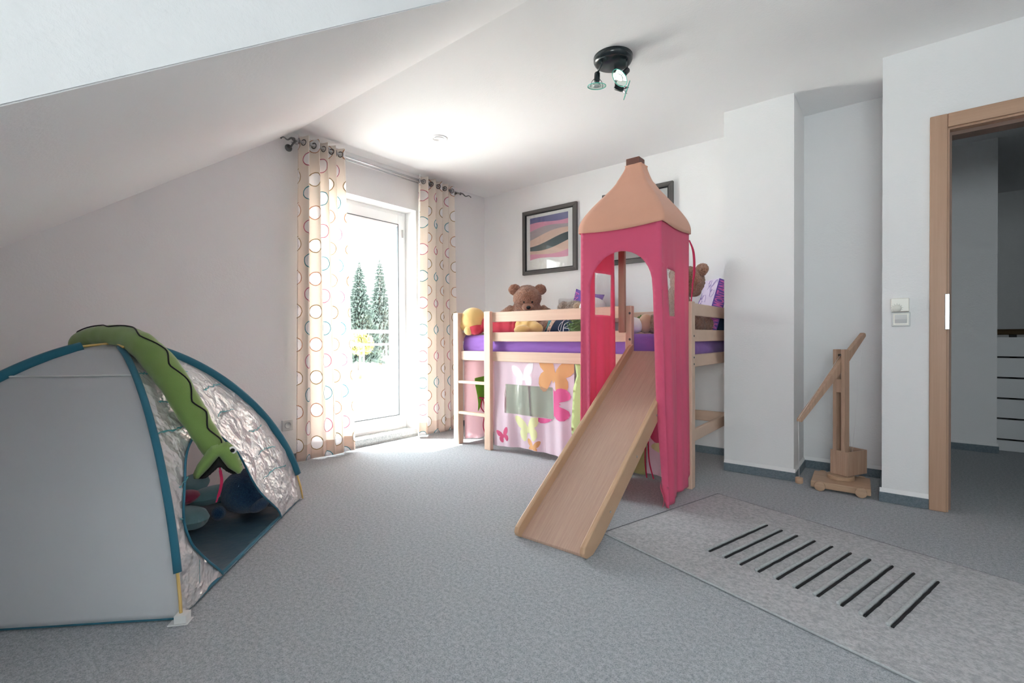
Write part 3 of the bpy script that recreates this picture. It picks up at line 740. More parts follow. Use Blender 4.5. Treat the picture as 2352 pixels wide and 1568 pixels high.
# mattress
m = MB(); NX, NY = 150, 60; X0, X1, YA, YB, ZA, ZB = .585, 2.492, -.925, -.065, .776, .935
def mat_pt(a, b, top):
    x = X0+(X1-X0)*a; y = YA+(YB-YA)*b
    return x, y, ZB+.006*nz((x, y, 0), 6)+.003*nz((x, y, 0), 30)
def side_pt(peri, h):
    # peri along the outline, h 0 bottom..1 top
    W, D = X1-X0, YB-YA; L = 2*(W+D); s = peri*L; r_ = .05
    if s < W: p = (X0+s, YA); n = (0, -1)
    elif s < W+D: p = (X1, YA+s-W); n = (1, 0)
    elif s < 2*W+D: p = (X1-(s-W-D), YB); n = (0, 1)
    else: p = (X0, YB-(s-2*W-D)); n = (-1, 0)
    bulge = .0+(-.03*max(0, (h-.75)/.25)**2)-.02*max(0, (.2-h)/.2)**2
    wr = .004*math.sin(h*9+p[0]*7)+.006*nz((p[0]*2.2+p[1], h*1.2, p[1]), 4)+.004*nz((p[0]*3+p[1]*3, h*3.0+p[0]*2, 1), 5)
    cx_ = max(X0+.02, min(X1-.02, p[0])); cy_ = max(YA+.02, min(YB-.02, p[1]))
    x = p[0]+n[0]*(bulge+wr*.8); y = p[1]+n[1]*(bulge+wr*.8); return x, y, ZA+(ZB-ZA)*h
N1, N2 = 520, 14
for j in range(N2+1):
    for i in range(N1): m.v.append(side_pt(i/N1, j/N2))
for j in range(N2):
    for i in range(N1): m.f.append([j*N1+i, j*N1+(i+1) % N1, (j+1)*N1+(i+1) % N1, (j+1)*N1+i]); m.mi.append(0); m.sm.append(True)
m.sheet([(p[0], p[1]) for p in [side_pt(i/130, 1) for i in range(130)]], [], .03, lambda x, y: (x, y, ZB+(.006*nz((x, y, 0), 6) if min(x-X0, X1-x, y-YA, YB-y) > .05 else 0)), smooth=True)
tag(m.build('mattress', M_PURP), 'mattress in a purple fitted sheet on the loft bed', 'mattress')

# ------------------------------------------------------------------ under-bed play curtains
def bfly(cx_, cz, s, rot, flip=1):
    # half outlines of upper and lower wings, mirrored
    up = [(.015, .04), (.03, .12), (.08, .22), (.17, .33), (.28, .42), (.40, .48), (.50, .48), (.54, .42), (.53, .30), (.48, .17), (.41, .07), (.30, .0)]
    lo = [(.37, -.07), (.40, -.18), (.38, -.31), (.31, -.41), (.22, -.46), (.14, -.42), (.09, -.30), (.06, -.18), (.03, -.14), (0, -.20)]
    R = up+lo; L = [(-x, y) for x, y in reversed(R)]
    pts = R+L[1:-1]; c, sn = math.cos(rot), math.sin(rot)
    return [(cx_+s*(x*c-y*sn), cz+s*(x*sn+y*c)) for x, y in pts]
def clipbox(poly, x0, x1, z0, z1):
    def cl(P, f, it):
        out = []
        for i in range(len(P)):
            a, b = P[i-1], P[i]
            if f(b):
                if not f(a): out.append(it(a, b))
                out.append(b)
            elif f(a): out.append(it(a, b))
        return out
    def ix(v): return lambda a, b: (v, a[1]+(b[1]-a[1])*(v-a[0])/(b[0]-a[0]))
    def iz(v): return lambda a, b: (a[0]+(b[0]-a[0])*(v-a[1])/(b[1]-a[1]), v)
    P = cl(poly, lambda p: p[0] >= x0, ix(x0)); P = cl(P, lambda p: p[0] <= x1, ix(x1)) if P else P
    P = cl(P, lambda p: p[1] >= z0, iz(z0)) if P else P; P = cl(P, lambda p: p[1] <= z1, iz(z1)) if P else P
    return P
def skirt_y(x, z):
    d = (.72-z)/.7
    return -.945-.012*d*math.sin(x*23+1.5+z*3)-.006*d*math.sin(x*51+z*4)-.010*d*math.sin(x*9-z*7)-.012*d
HW = (1.071, 1.528, .313, .544)
t = thing('bed_curtain', 'pale pink butterfly print play curtain hanging under the front of the bed', 'curtain', (1.33, -.95, .73))
FX = 1.712
hem = lambda x: .040+.014*math.sin((x-.95)*4.2)
out = [(.955, .724), (.955, hem(.955))]+[(.955+(FX-.955)*i/16, hem(.955+(FX-.955)*i/16)) for i in range(1, 17)]+[(FX, .724)]
hole = [(HW[0], HW[3]), (HW[0]+.002, HW[2]+.004), (HW[1]+.005, HW[2]-.004), (HW[1], HW[3])]
m = MB(); m.sheet(out, [hole], .014, lambda x, z: (x, skirt_y(x, z), z), 0)
def decal(m, poly, mi, k=1):
    if len(poly) > 2: m.sheet(poly, [], .012, lambda x, z: (x, skirt_y(x, z)-.0008*k, z), mi)
decal(m, clipbox(bfly(1.545, .640, .33, math.radians(-12)), .96, FX, .045, .722), 1, 2)
pb = bfly(1.545, .425, .30, math.radians(88)); 
decal(m, clipbox(pb, HW[1]+.008, FX, .04, .722), 2, 3); decal(m, clipbox(pb, 1.0, HW[1]+.008, .04, HW[2]-.006), 2, 3)
decal(m, clipbox(bfly(1.30, .215, .215, math.radians(8)), .96, FX, .045, HW[2]-.006), 3)
decal(m, bfly(1.066, .135, .115, math.radians(20)), 4); decal(m, clipbox(bfly(1.353, .080, .115, math.radians(-4)), .9, 2, hem(1.353)+.003, .7), 1)
decal(m, clipbox(bfly(1.255, .615, .20, math.radians(10)), .96, FX, HW[3]+.004, .72), 5)
o = m.build('cloth_panel', [M_SKIRT, M_BFO, M_BFP, M_BFY, M_BFC, M_BFW], t)
m = MB(); m.sheet(hole, [], .02, lambda x, z: (x, skirt_y(x, z)-.001+.006*nz((x, z, 3), 14), z)); lab(m.build('window_film', M_FILM, t), 'clear plastic window')
for a, b, dy in ((1.075, 1.298, 0), (1.302, 1.56, .012)):
    m = MB(); m.sheet([(a, .56), (a+.012, .30), (b+.02, .295), (b-.012, .56)], [], .02, lambda x, z: (x, skirt_y(x, z)+.012+dy+.006*math.sin(x*40), z)); lab(m.build('inner_flap', M_GREENP, t), 'pale green cloth flap behind the window')
t = thing('door_flap_curtain', 'pale green rolled flap with pink butterfly cloth under the bed behind the slide', 'curtain', (2.1, -.94, .73))
m = MB(); m.sheet([(1.735, .642), (1.705, .55), (1.69, .30), (1.700, .045), (2.255, .035), (2.262, .724), (1.72, .724)], [], .022, lambda x, z: (x, skirt_y(x*1.0, z)-.004-.012*(.7-z)*math.sin(x*18), z)); solid(m.build('green_cloth', M_GREENC, t), .001)
m = MB(); m.sheet([(2.258, .724), (2.262, .045), (2.38, .035), (2.50, .05), (2.50, .724)], [], .02, lambda x, z: (x, skirt_y(x, z)-.004, z), 0)
dc = lambda P, mi, k: m.sheet(P, [], .014, lambda x, z: (x, skirt_y(x, z)-.004-.0008*k, z), mi)
dc(clipbox(bfly(2.30, .36, .26, 1.2), 2.262, 2.5, .05, .72), 1, 1); dc(clipbox(bfly(2.40, .235, .17, .9), 2.262, 2.5, .05, .72), 2, 2); dc(clipbox(bfly(2.39, .53, .24, .5), 2.262, 2.5, .05, .72), 3, 2)
m.build('pink_cloth', [M_SKIRT, M_BFC, M_BFY, M_BFP], t)
for dx in (0, .028):
    m = MB(); m.tube(smoothpath([(2.255+dx*.3, -.965, .40), (2.262+dx*.6, -.985, .25), (2.255+dx, -.975, .12), (2.27+dx*1.6, -.985, .02)], 6), .0045, 6); m.build('tie_ribbon', M_REDTIE, t)
t = thing('end_curtain', 'sheer pink cloth with green pocket hanging behind the bed ladder', 'curtain', (.60, -.5, .73))
m = MB(); m.sheet([(-.925, .72), (-.925, .04), (-.75, .018), (-.60, .03), (-.45, .05), (-.08, .03), (-.08, .72)], [], .03, lambda y, z: (.597+.012*math.sin(y*17)*(1-z)+.008*math.sin(y*31+z*4), y, z)); solid(m.build('cloth_panel', M_SHEER, t), .001)
m = MB(); m.puff([(-.775, .56), (-.60, .575), (-.595, .50), (-.64, .42), (-.66, .37), (-.70, .30), (-.735, .26), (-.73, .33), (-.74, .40), (-.765, .49)], .016, .012, lambda y, z, h: (.63+h, y-.06, z)); lab(m.build('pocket', M_GREENB, t), 'bright green gathered cloth pocket')
m = MB(); m.tube([(.648, -.795, .385), (.655, -.75, .375), (.648, -.715, .385)], .008, 6); m.tube(smoothpath([(.652, -.75, .375), (.655, -.73, .26), (.652, -.75, .14), (.65, -.725, .06)], 5), .005, 6); m.tube(smoothpath([(.652, -.76, .375), (.655, -.78, .30), (.652, -.72, .24)], 5), .005, 6); m.build('tie_ribbon', M_REDTIE, t)

# ------------------------------------------------------------------ slide
t = thing('slide', 'beech play slide leading down from the loft bed to the carpet', 'slide', (2.33, -1.55, 0))
ya, za, yb, zb = -2.150, .012, -.955, .825; sl = (zb-za)/(yb-ya)
def srf(y): return za+(y-ya)*sl
m = MB(); m.prism([(2.165, ya, za), (2.165, yb, zb), (2.165, yb, zb-.016), (2.165, ya-.0, za-.012)], (.323, 0, 0)); bevel(m.build('slide_bed', M_SLIDE, t), .002)
for x0, x1 in ((2.143, 2.167), (2.486, 2.511)):
    lo, hi = -.055, .058
    P = [(ya+.045, .0), (ya+.0, .0), (ya-.022, .012), (ya-.030, .030), (ya-.022, .052), (ya+.005, srf(ya+.005)+hi+.0)]
    P += [(yb-.05, srf(yb-.05)+hi), (yb, srf(yb)+hi-.01), (yb, srf(yb)+lo), (ya+.12, srf(ya+.12)+lo-.005)]
    m = MB(); m.prism([(x0, p[0], p[1]) for p in P], (x1-x0, 0, 0)); bevel(m.build('side_board', M_SLIDER, t), .006, 3)
for y, z in ((-1.42, .49), (-1.67, .32), (-1.95, .1)):
    m = MB(); m.lathe([(0, .003), (.004, .003), (.006, .0)], (2.511, y, srf(y)-.01), 12, Euler((0, PI/2, 0)).to_matrix()); m.build('screw', M_STEEL, t)
m = MB(); m.box(2.167, 2.486, ya+.25, ya+.28, srf(ya+.25)-.055, srf(ya+.25)-.0195); m.box(2.167, 2.486, -1.3, -1.27, srf(-1.3)-.055, srf(-1.3)-.0195); m.build('cross_brace', M_SLIDER, t)

# ------------------------------------------------------------------ tower canopy over the slide
tw = thing('tower_canopy', 'raspberry fabric play tower with peach roof standing over the slide opening', 'play tower', (2.29, -1.2, 1.2))
TX0, TX1, TY0, TY1, TZ = 2.045, 2.535, -1.41, -.985, 1.535
m = MB()
arcp = [(2.115, .0), (2.112, .60), (2.110, 1.15)]+[(p[0], p[1]) for p in arc((2.296, 1.20), .186, PI*.98, PI*.05, 18, .195)]+[(2.492, 1.15), (2.498, .9), (2.515, .6), (2.530, .30), (2.545, .10), (2.552, .02)]
def fy(x, z):
    d = max(0, 1.5-z)*min(1, max(0, (TX1-x)/.05), max(0, (x-TX0)/.03)+.1)
    return TY0-.010*math.sin(x*30+1)*min(1, d*1.2)-.006*math.sin(x*75)*min(1, d)+.02*d*.3
# front wall: one sheet with the arch cut out
front = [(TX0, 1.55), (TX0-.004, .8), (TX0-.012, .03)]+[(2.09, .03)]+[(2.110, .60), (2.110, 1.15)]+arc((2.296, 1.20), .186, PI*.98, PI*.05, 18, .195)+[(2.486, 1.15), (2.492, .9), (2.502, .6), (2.520, .30), (2.530, .10), (2.548, .005), (2.565, .005), (2.562, .2), (2.552, .6), (TX1, 1.2), (TX1, 1.53)]
m.sheet(front, [], .018, lambda x, z: (x, fy(x, z)+(.05*(max(0, .5-z)) if x > 2.4 else 0), z))
o = m.build('front_wall', M_PINK, tw); solid(o, .0015)
wl = [(-1.245, 1.315), (-1.245, 1.055), (-1.025, 1.055), (-1.025, 1.322)]
m = MB(); m.sheet([(TY0, 1.55), (TY0, .03), (TY1, .03), (TY1, 1.55)], [wl], .02, lambda y, z: (TX0+.010*math.sin(y*38+.5)*min(1, 1.55-z)+.006*math.sin(y*70+z)*min(1, 1.55-z)+(.03*(1.3-z) if False else 0), y, z)); solid(m.build('side_wall', M_PINK, tw), .0015)
m = MB(); m.sheet(wl, [], .03, lambda y, z: (TX0+.004+.004*nz((y, z, 0), 9), y, z)); lab(m.build('window_film', M_FILM2, tw), 'clear plastic side window')
wr_ = [(-1.345, 1.283), (-1.325, 1.028), (-1.225, 1.028), (-1.212, 1.278)]
def sx(y, z): 
    d = min(1, 1.53-z)*min(1, max(0, y-TY0)/.06)
    return TX1+.012*math.sin(y*33)*d+.006*math.sin(y*81+z*2)*d+.02*d*(1 if z < 1 else z-0) *.5
m = MB(); m.sheet([(TY0, 1.53), (TY0+.005, .8), (TY0+.045, .005), (TY0+.075, .0), (-1.25, .02), (TY1-.05, .045), (TY1, .09), (TY1, 1.53)], [wr_], .018, lambda y, z: (sx(y, z), y, z)); solid(m.build('side_wall', M_PINK, tw), .0015)
m = MB(); m.sheet(wr_, [], .03, lambda y, z: (sx(y, z)-.002, y, z)); lab(m.build('window_film', M_FILM2, tw), 'clear plastic side window')
# folded hem at the front foot
m = MB(); m.sheet([(0, 0), (.10, .0), (.12, .10), (.03, .14)], [], .02, lambda a, z: (2.525+.05*a+.010*math.sin(z*40), TY0-.01-a*.25+.05, .004+z)); solid(m.build('hem_fold', M_PINK, tw), .0015)
# roof
m = MB(); prof = [(1.0, 1.528), (.995, 1.57), (.93, 1.62), (.78, 1.685), (.60, 1.75), (.43, 1.81), (.32, 1.86), (.255, 1.90), (.22, 1.925), (.20, 1.945), (.21, 1.957)]
prof = [(p.x, p.z) for p in smoothpath([(a, 0, b) for a, b in prof], 3)]
cxr, cyr = (TX0+TX1)/2-.001, (TY0+TY1)/2; ax_, ay_ = (TX1-TX0)/2+.012, (TY1-TY0)/2+.012; SG = 72
cxt, cyt = 2.262, -1.12
for w_, z in prof:
    for k in range(SG):
        a = 2*PI*k/SG; c_, s_ = math.cos(a), math.sin(a); q = 1/max(abs(c_), abs(s_)); q = min(q, 1.40); 
        tt = (z-1.528)/(1.957-1.528); X = (cxr*(1-tt)+cxt*tt); Y = cyr*(1-tt)+cyt*tt
        wx = ax_*w_*q*c_; wy = ay_*w_*q*s_
        dip = -.020*(1-abs(q-1)/.4)*(w_ > .99)*.7 if z < 1.53 else 0
        rr = 1+.03*math.sin(a*7+z*30)*(tt > .75)
        m.v.append((X+wx*rr, Y+wy*rr, z+dip))
n = len(prof)
for i in range(n-1):
    for k in range(SG): m.f.append([i*SG+k, i*SG+(k+1) % SG, (i+1)*SG+(k+1) % SG, (i+1)*SG+k]); m.mi.append(0); m.sm.append(True)
o = m.build('roof', M_PEACH, tw); solid(o, .0015); lab(o, 'peach coloured pyramid roof')
part('frame_pole', (2.083, 2.128, -1.003, -.977, .945, 1.60), M_POLE, tw)
m = MB(); m.prism([(2.10, -1.0, 1.58), (2.128, -1.0, 1.56), (2.29, -1.11, 1.95), (2.26, -1.11, 1.97)], (0, .03, 0)); m.build('frame_arm', M_POLE, tw)
m = MB(); m.box(2.214, 2.300, -1.160, -1.078, 1.935, 2.000); o = m.build('top_block', M_BLOCK, tw); bevel(o, .004); lab(o, 'small red brown wooden block on the roof tip')
part('frame_bar', (TX0+.008, TX1-.008, TY0+.008, TY0+.026, 1.512, 1.53), M_POLE, tw); part('frame_bar', (TX0+.008, TX0+.026, TY0+.026, TY1, 1.512, 1.53), M_POLE, tw); part('frame_bar', (TX1-.026, TX1-.008, TY0+.026, TY1, 1.512, 1.53), M_POLE, tw)
for dy, zz in ((.0, 1.10), (.02, 1.22)):
    m = MB(); m.tube(smoothpath([(TX1+.004, TY1-.005, 1.49), (TX1+.02, TY1+.012+dy, 1.42), (TX1+.022, TY1+.018+dy, 1.30), (TX1+.01, TY1+.004+dy, zz)], 6), .004, 6); m.build('tie_ribbon', M_REDTIE, tw)

# ------------------------------------------------------------------ plush toys
def fuzz(o, s=.006, sc=.02, vox=.010, sub=1):
    rm = o.modifiers.new('remesh', 'REMESH'); rm.mode = 'VOXEL'; rm.voxel_size = vox; rm.use_smooth_shade = True
    sm = o.modifiers.new('smooth', 'SMOOTH'); sm.factor = .6; sm.iterations = 4
    if s:
        tx = bpy.data.textures.new('fur_noise', 'CLOUDS'); tx.noise_scale = sc; tx.noise_depth = 2
        dp = o.modifiers.new('fur', 'DISPLACE'); dp.texture = tx; dp.strength = s; dp.mid_level = .5
    return o
def teddy(label, hc, face, hr, sc=1.0, body=None, lat=1.0):
    face = Vector(face).normalized(); side = Vector((0, 0, 1)).cross(face).normalized(); up = face.cross(side)  # side = bear's left
    hc = Vector(hc); L = lambda a, b, c: hc+side*a*hr+up*b*hr+face*c*hr
    Mt = Matrix((side, up, face)).transposed()
    zb = body[2] if body else .94
    t = thing('teddy_bear', label, 'teddy bear', (hc.x, hc.y, zb))
    m = MB(); m.ball(hc, (hr*1.03, hr*.94, hr*.95), Mt)
    bc = Vector(body[:2]+(0,)) if body else hc
    bz = zb
    m.ball(L(0, -.35, .45), (hr*.42, hr*.36, hr*.45), Mt)
    fl = Vector((face.x, face.y, 0)).normalized(); sd = Vector((-fl.y, fl.x, 0))
    B = Vector((body[0], body[1], 0))-fl*.05
    Bm = Matrix((sd, fl, Vector((0, 0, 1)))).transposed()
    m.ball((B.x, B.y, bz+.135), (.155*sc, .135*sc, .155), Bm); m.ball((B.x, B.y, bz+.24), (.12*sc, .10*sc, .10), Bm)
    for s_ in (-1, 1):
        sh = B+sd*s_*.11*sc*lat+Vector((0, 0, bz+.235)); el = B+sd*s_*.215*sc*lat+fl*.04+Vector((0, 0, bz+.14)); ha = B+sd*s_*.20*sc*lat+fl*.15+Vector((0, 0, bz+.06))
        m.tube(smoothpath([sh, el, ha], 6), [.055]*4+[.058]*4+[.055]*4+[.042], 14)
        m.ball(ha, .05)
        hp = B+sd*s_*.08*sc*lat+Vector((0, 0, bz+.07)); kn = B+sd*s_*.13*sc*lat+fl*.14+Vector((0, 0, bz+.066)); ft = B+sd*s_*.15*sc*lat+fl*.27+Vector((0, 0, bz+.065))
        m.tube(smoothpath([hp, kn, ft], 6), [.062]*13, 14); m.ball(ft, (.055, .05, .062), Bm)
    fuzz(m.build('body', M_BEAR, t), .016, .014, .008)
    for s_ in (-1, 1):
        m = MB(); m.ball(L(s_*.92, .60, -.05), (hr*.47, hr*.43, hr*.20), Mt); m.ball(L(s_*.70, .48, -.05), (hr*.25, hr*.25, hr*.14), Mt)
        fuzz(m.build('ear', M_BEAR, t), .014, .014, .007)
        m = MB(); m.ball(L(s_*.29, -.02, .875), hr*.078, nu=12, nv=8); m.build('eye', M_BLACK, t)
    m = MB(); m.ball(L(0, -.40, .80), (hr*.43, hr*.33, hr*.34), Mt); fuzz(m.build('muzzle', M_BEARM, t), .003, .01, .006)
    m = MB(); m.ball(L(.02, -.34, 1.13), (hr*.165, hr*.135, hr*.10), Mt, 16, 10); m.build('nose', M_BLACK, t)
    return t, L, Mt
fc = Vector((.66, -.75, -.42))
tb, L, Mt = teddy('brown teddy bear with checked bow sitting on the bed below the colour print', (.905, -.43, 1.272), fc, .125, 1.12, (.905, -.43, .935))
m = MB()
for s_ in (-1, 1):
    m.puff([(0, .0), (s_*.02, .014), (s_*.06, .022), (s_*.065, -.012), (s_*.02, -.010)] if s_ > 0 else [(0, 0), (-.02, -.010), (-.065, -.012), (-.06, .022), (-.02, .014)], .008, .006, lambda a, b, h: tuple(L(a/.125, -.82+b/.125, .72+h/.125)))
g = NT('black_white_check'); ck = g.n('ShaderNodeTexChecker'); ck.inputs['Scale'].default_value = 150; ck.inputs[1].default_value = (.02, .02, .02, 1); ck.inputs[2].default_value = (.75, .75, .75, 1); g.l(g.objco(), ck.inputs[0])
o = m.build('bow', g.done(g.bsdf(ck.outputs[0], .8)), tb); lab(o, 'black and white checked bow')
teddy('large brown teddy bear facing the wall beside the tower, behind the bed end rail', (2.345, -.45, 1.305), (.3, .95, -.2), .118, .66, (2.30, -.45, .94), .55)

# plain faceless stand-in shape for the plush bear at the ladder end
t = thing('plush_bear_stand_in', 'plain yellow and red stand-in for a plush bear lying at the ladder end of the mattress', 'cushion', (.66, -.80, .93))
Z0 = .935
m = MB(); m.ball((.645, -.86, 1.065), (.118, .10, .112), Euler((0, .25, .3)).to_matrix()); m.ball((.585, -.90, 1.02), (.062, .06, .05)); fuzz(m.build('end_pad', M_YEL, t), .0, .02, .009)
m = MB(); m.tube(smoothpath([(.74, -.83, 1.03), (.84, -.79, 1.02), (.97, -.76, 1.01), (1.06, -.745, 1.0)], 6), [.07]*4+[.085]*6+[.08]*5+[.074]*4, 18); m.ball((.70, -.895, .985), (.075, .045, .05), Euler((0, 0, .4)).to_matrix()); fuzz(m.build('sleeve', M_RED, t), .0, .02, .009)
m = MB(); m.tube(smoothpath([(1.055, -.745, 1.0), (1.14, -.74, 1.005), (1.24, -.76, .995)], 6), [.072]*5+[.066]*5+[.05]*3, 16); m.ball((1.25, -.77, .985), (.062, .05, .048)); m.ball((1.15, -.83, .975), (.075, .045, .04)); fuzz(m.build('end_pad', M_YEL, t), .0, .02, .009)
m = MB(); m.ball((.650, -.925, .975), (.045, .04, .042)); fuzz(m.build('end_pad', M_YEL, t), 0, .02, .008)

# pillows
def pillow(o_name, label, c, ux, uz, w, h, th, mats, extra=None, cat='pillow', sp=.02):
    c = Vector(c); ux = Vector(ux).normalized(); uz = Vector(uz); uz = (uz-ux*uz.dot(ux)).normalized(); n = ux.cross(uz)  # n: back side; -n front
    r_ = .03; W, HH = w/2, h/2
    out = [(-W, -HH), (-W*.5, -HH*.94), (0, -HH*.92), (W*.5, -HH*.94), (W, -HH), (W*.94, -HH*.5), (W*.92, 0), (W*.94, HH*.5), (W, HH), (W*.5, HH*.94), (0, HH*.92), (-W*.5, HH*.94), (-W, HH), (-W*.94, HH*.5), (-W*.92, 0), (-W*.94, -HH*.5)]
    fn = lambda a, b, k: tuple(c+ux*a+uz*b+n*k)
    m = MB(); m.puff(out, th/2, sp, fn)
    Dm = [pdist((x/20*w, y/20*h), out) for x in range(-9, 10) for y in range(-9, 10)]; D = max(Dm)
    def sf(a, b, k=.0015):
        d = pdist((a, b), out); hh = th/2*(1-(1-min(1, d/D))**2)**.5; return fn(a, b, hh+k)
    if extra: extra(m, sf)
    return tag(m.build(o_name, mats, None, False), label, cat), sf
def ex_dog(m, sf):
    # photo print: brown dog lying down, small script above
    m.sheet([(-.02, -.02), (.0, .05), (.05, .085), (.10, .09), (.13, .06), (.15, -.10), (-.02, -.12)], [], .014, lambda a, b: sf(a, b), 1)
    m.sheet([(-.01, .03), (.02, .075), (.06, .085), (.05, .06), (.02, .03)], [], .014, lambda a, b: sf(a, b, .003), 2)
    v, f_ = text_mesh('Jus', .06, font_shear=.3); m.add([sf(-.125+p[0]*.9, .045+p[1], .003) for p in v], f_, 3, False)
pillow('pillow', 'white pillow with a brown animal photo print leaning on the wall behind the bear', (1.24, -.16, 1.125), (1, -.05, 0), (0, .25, 1), .42, .32, .11, [M_WPIL, M_PEACHC, M_GREYF, M_BFC], ex_dog)
def ex_txt(s, size, x, y, mi=1, rot=0, sh=0):
    def fx(m, sf):
        v, f_ = text_mesh(s, size, font_shear=sh); c_, s_ = math.cos(rot), math.sin(rot)
        m.add([sf(x+p[0]*c_-p[1]*s_, y+p[0]*s_+p[1]*c_, .0025) for p in v], f_, mi, False)
    return fx
pillow('pillow', 'violet cushion corner with pink letters peeping above the rail beside the tower', (1.365, -.20, 1.165), (1, .1, -.25), (.15, .25, 1), .28, .32, .10, [M_PURPC, M_HOT], ex_txt('ANNA', .07, -.125, .13, 1, -1.5), sp=.025)
def ex_sig(m, sf):
    m.sheet([(-.185, -.085), (-.185, .085), (-.11, .085), (-.15, -.085)], [], .02, lambda a, b: sf(a, b), 1)
    m.sheet([(-.15, -.085), (-.11, .085), (-.065, .085), (-.12, -.085)], [], .02, lambda a, b: sf(a, b), 2)
    # handwritten signature as pen strokes
    def stroke(P, w_=.0022):
        Q = smoothpath([(p[0], 0, p[1]) for p in P], 6); m.tube([sf(max(-.185, min(.185, q.x)), q.z, .003) for q in Q], w_, 5, mi=3)
    stroke([(-.02, .085), (.0, .10), (-.005, .03), (-.015, -.06), (-.035, -.05), (-.02, .0), (.03, .045)])
    stroke([(.03, .06), (.025, .03), (.045, .03), (.05, .06), (.055, .03), (.075, .055), (.065, .03), (.085, .055), (.09, .03), (.105, .07), (.11, .03), (.125, .05), (.13, .03), (.145, .05), (.155, .03)])
    stroke([(.015, -.01), (.01, -.09), (.015, -.02), (.05, .005), (.06, -.02), (.02, -.045), (.06, -.05), (.06, -.085), (.015, -.09)])
    stroke([(.08, -.045), (.08, -.075), (.095, -.06), (.10, -.075), (.115, -.055), (.10, -.05), (.105, -.078), (.13, -.06), (.135, -.0), (.128, -.07), (.15, -.05), (.15, -.075), (.17, -.05)])
pillow('pillow', 'dark navy cushion with white handwriting and teal checked edge lying behind the guard rail', (1.47, -.66, .998), (1, .0, .0), (0, .62, 1), .40, .19, .11, [M_NAVY, M_TEALC, M_PEACHC, M_WPIL], ex_sig)

# gusseted cushion with lettering at the bed end
t = thing('box_cushion', 'lilac cushion with violet lettered edge leaning at the right bed end', 'cushion', (2.42, -.40, .94))
Xv = Vector((.722, -.692, 0)); U = Vector((.2015, .210, .956)).normalized(); V = Xv.cross(U)*-1; V = V if V.x > 0 else -V; c0 = Vector((2.416, -.153, 1.142)); hl, ht, hw = .195, .045, .100
def bp(a, b, x): return tuple(c0+U*a+V*b+Xv*x)
m = MB(); N = 14
def face(fnn, mi):
    o_ = len(m.v)
    for i in range(N+1):
        for j in range(N+1): m.v.append(fnn(i/N*2-1, j/N*2-1))
    for i in range(N):
        for j in range(N): m.f.append([o_+i*(N+1)+j, o_+(i+1)*(N+1)+j, o_+(i+1)*(N+1)+j+1, o_+i*(N+1)+j+1]); m.mi.append(mi); m.sm.append(True)
bl = lambda p, q: .030*(1-p*p)*(1-q*q)
face(lambda p, q: bp(hl*p, -ht-bl(p, q), hw*q), 1); face(lambda p, q: bp(hl*p, ht+bl(p, q), -hw*q), 3)
face(lambda p, q: bp(hl*p, ht*q, hw+.012*(1-p*p)*(1-q*q)), 0); face(lambda p, q: bp(hl*p, -ht*q, -hw), 0)
face(lambda p, q: bp(hl, ht*p, hw*q), 0); face(lambda p, q: bp(-hl, -ht*p, hw*q), 0)
m.build('cover', [M_PURPC, M_LILAC, M_HOT, M_NAVY], t)
m = MB(); v, f_ = text_mesh('HANNAH MONTANA', .088, bold=.0016)
xs = [p[0] for p in v]; k_ = (2*hl*.97)/(max(xs)-min(xs)); 
m.add([bp(-hl*.97+(p[0]-min(xs))*k_, ht*.62-p[1]*1.15, hw+.0145) for p in v], f_, 0, False)
# thin scribbles on the lilac face
lab(m.build('lettering', M_HOT, t), 'pink block letters')
m = MB(); rnd = random.Random(2)
for i in range(9):
    a0, b0 = rnd.uniform(-.9, .9), rnd.uniform(-.8, .8); P = []
    for k in range(8): P.append((max(-.95, min(.95, a0+.16*math.sin(k*1.1+i))), max(-.9, min(.9, b0+.22*math.cos(k*.8+i*2)))))
    m.tube([Vector(bp(hl*p, -ht-bl(p, q)-.0015, hw*q)) for p, q in P], .001, 4)
m.build('sketch_line', M_PURPC, t)
pillow('pillow', 'dark printed pillow wedged between the lettered cushion and the chimney', (2.40, -.095, 1.03), (1, 0, 0), (0, .12, 1), .22, .18, .07, [M_NAVY])

# furry heap behind the rails
t = thing('dog_plush', 'grey brown furry dog toy lying behind the guard rail left of the tower', 'soft toy', (1.42, -.40, .935))
m = MB(); m.ball((1.38, -.42, 1.04), (.15, .11, .10)); m.ball((1.38, -.40, 1.15), (.11, .08, .075)); m.ball((1.30, -.44, 1.16), (.06, .05, .06)); fuzz(m.build('body', M_GREYF, t), .02, .015, .010)
m = MB(); m.ball((1.465, -.48, 1.15), (.045, .045, .055)); m.ball((1.46, -.50, 1.06), (.045, .05, .08)); fuzz(m.build('chest', M_TAN, t), .012, .015, .010)
tag(fuzz(MB().ball((1.60, -.47, 1.04), (.135, .11, .105)).ball((1.595, -.47, 1.15), (.115, .09, .088)).build('white_plush', M_WHITEF), .004, .03, .010), 'round white plush toy seen through the left tower window', 'soft toy')
t = thing('leafy_plush', 'white soft toy with curly green wool hair behind the rail beside the tower', 'soft toy', (1.90, -.60, .935))
m = MB(); m.ball((2.015, -.64, .998), (.085, .075, .062)); fuzz(m.build('body', M_WHITEF, t), .0, .02, .009)
m = MB(); rnd = random.Random(5)
for i in range(46):
    c = Vector((2.02+rnd.uniform(-.06, .06), -.57+rnd.uniform(-.05, .05), 1.0+rnd.uniform(-.04, .06))); P = [c+Vector((.02*math.cos(k*.9+i), .02*math.sin(k*.9+i), .006*k-.015)) for k in range(7)]; m.tube(P, .0045, 5)
m.build('hair', M_LEAF, t)
t = thing('leafy_plush', 'curly green wool toy at the end of the navy cushion behind the rail', 'soft toy', (1.60, -.78, .935))
m = MB()
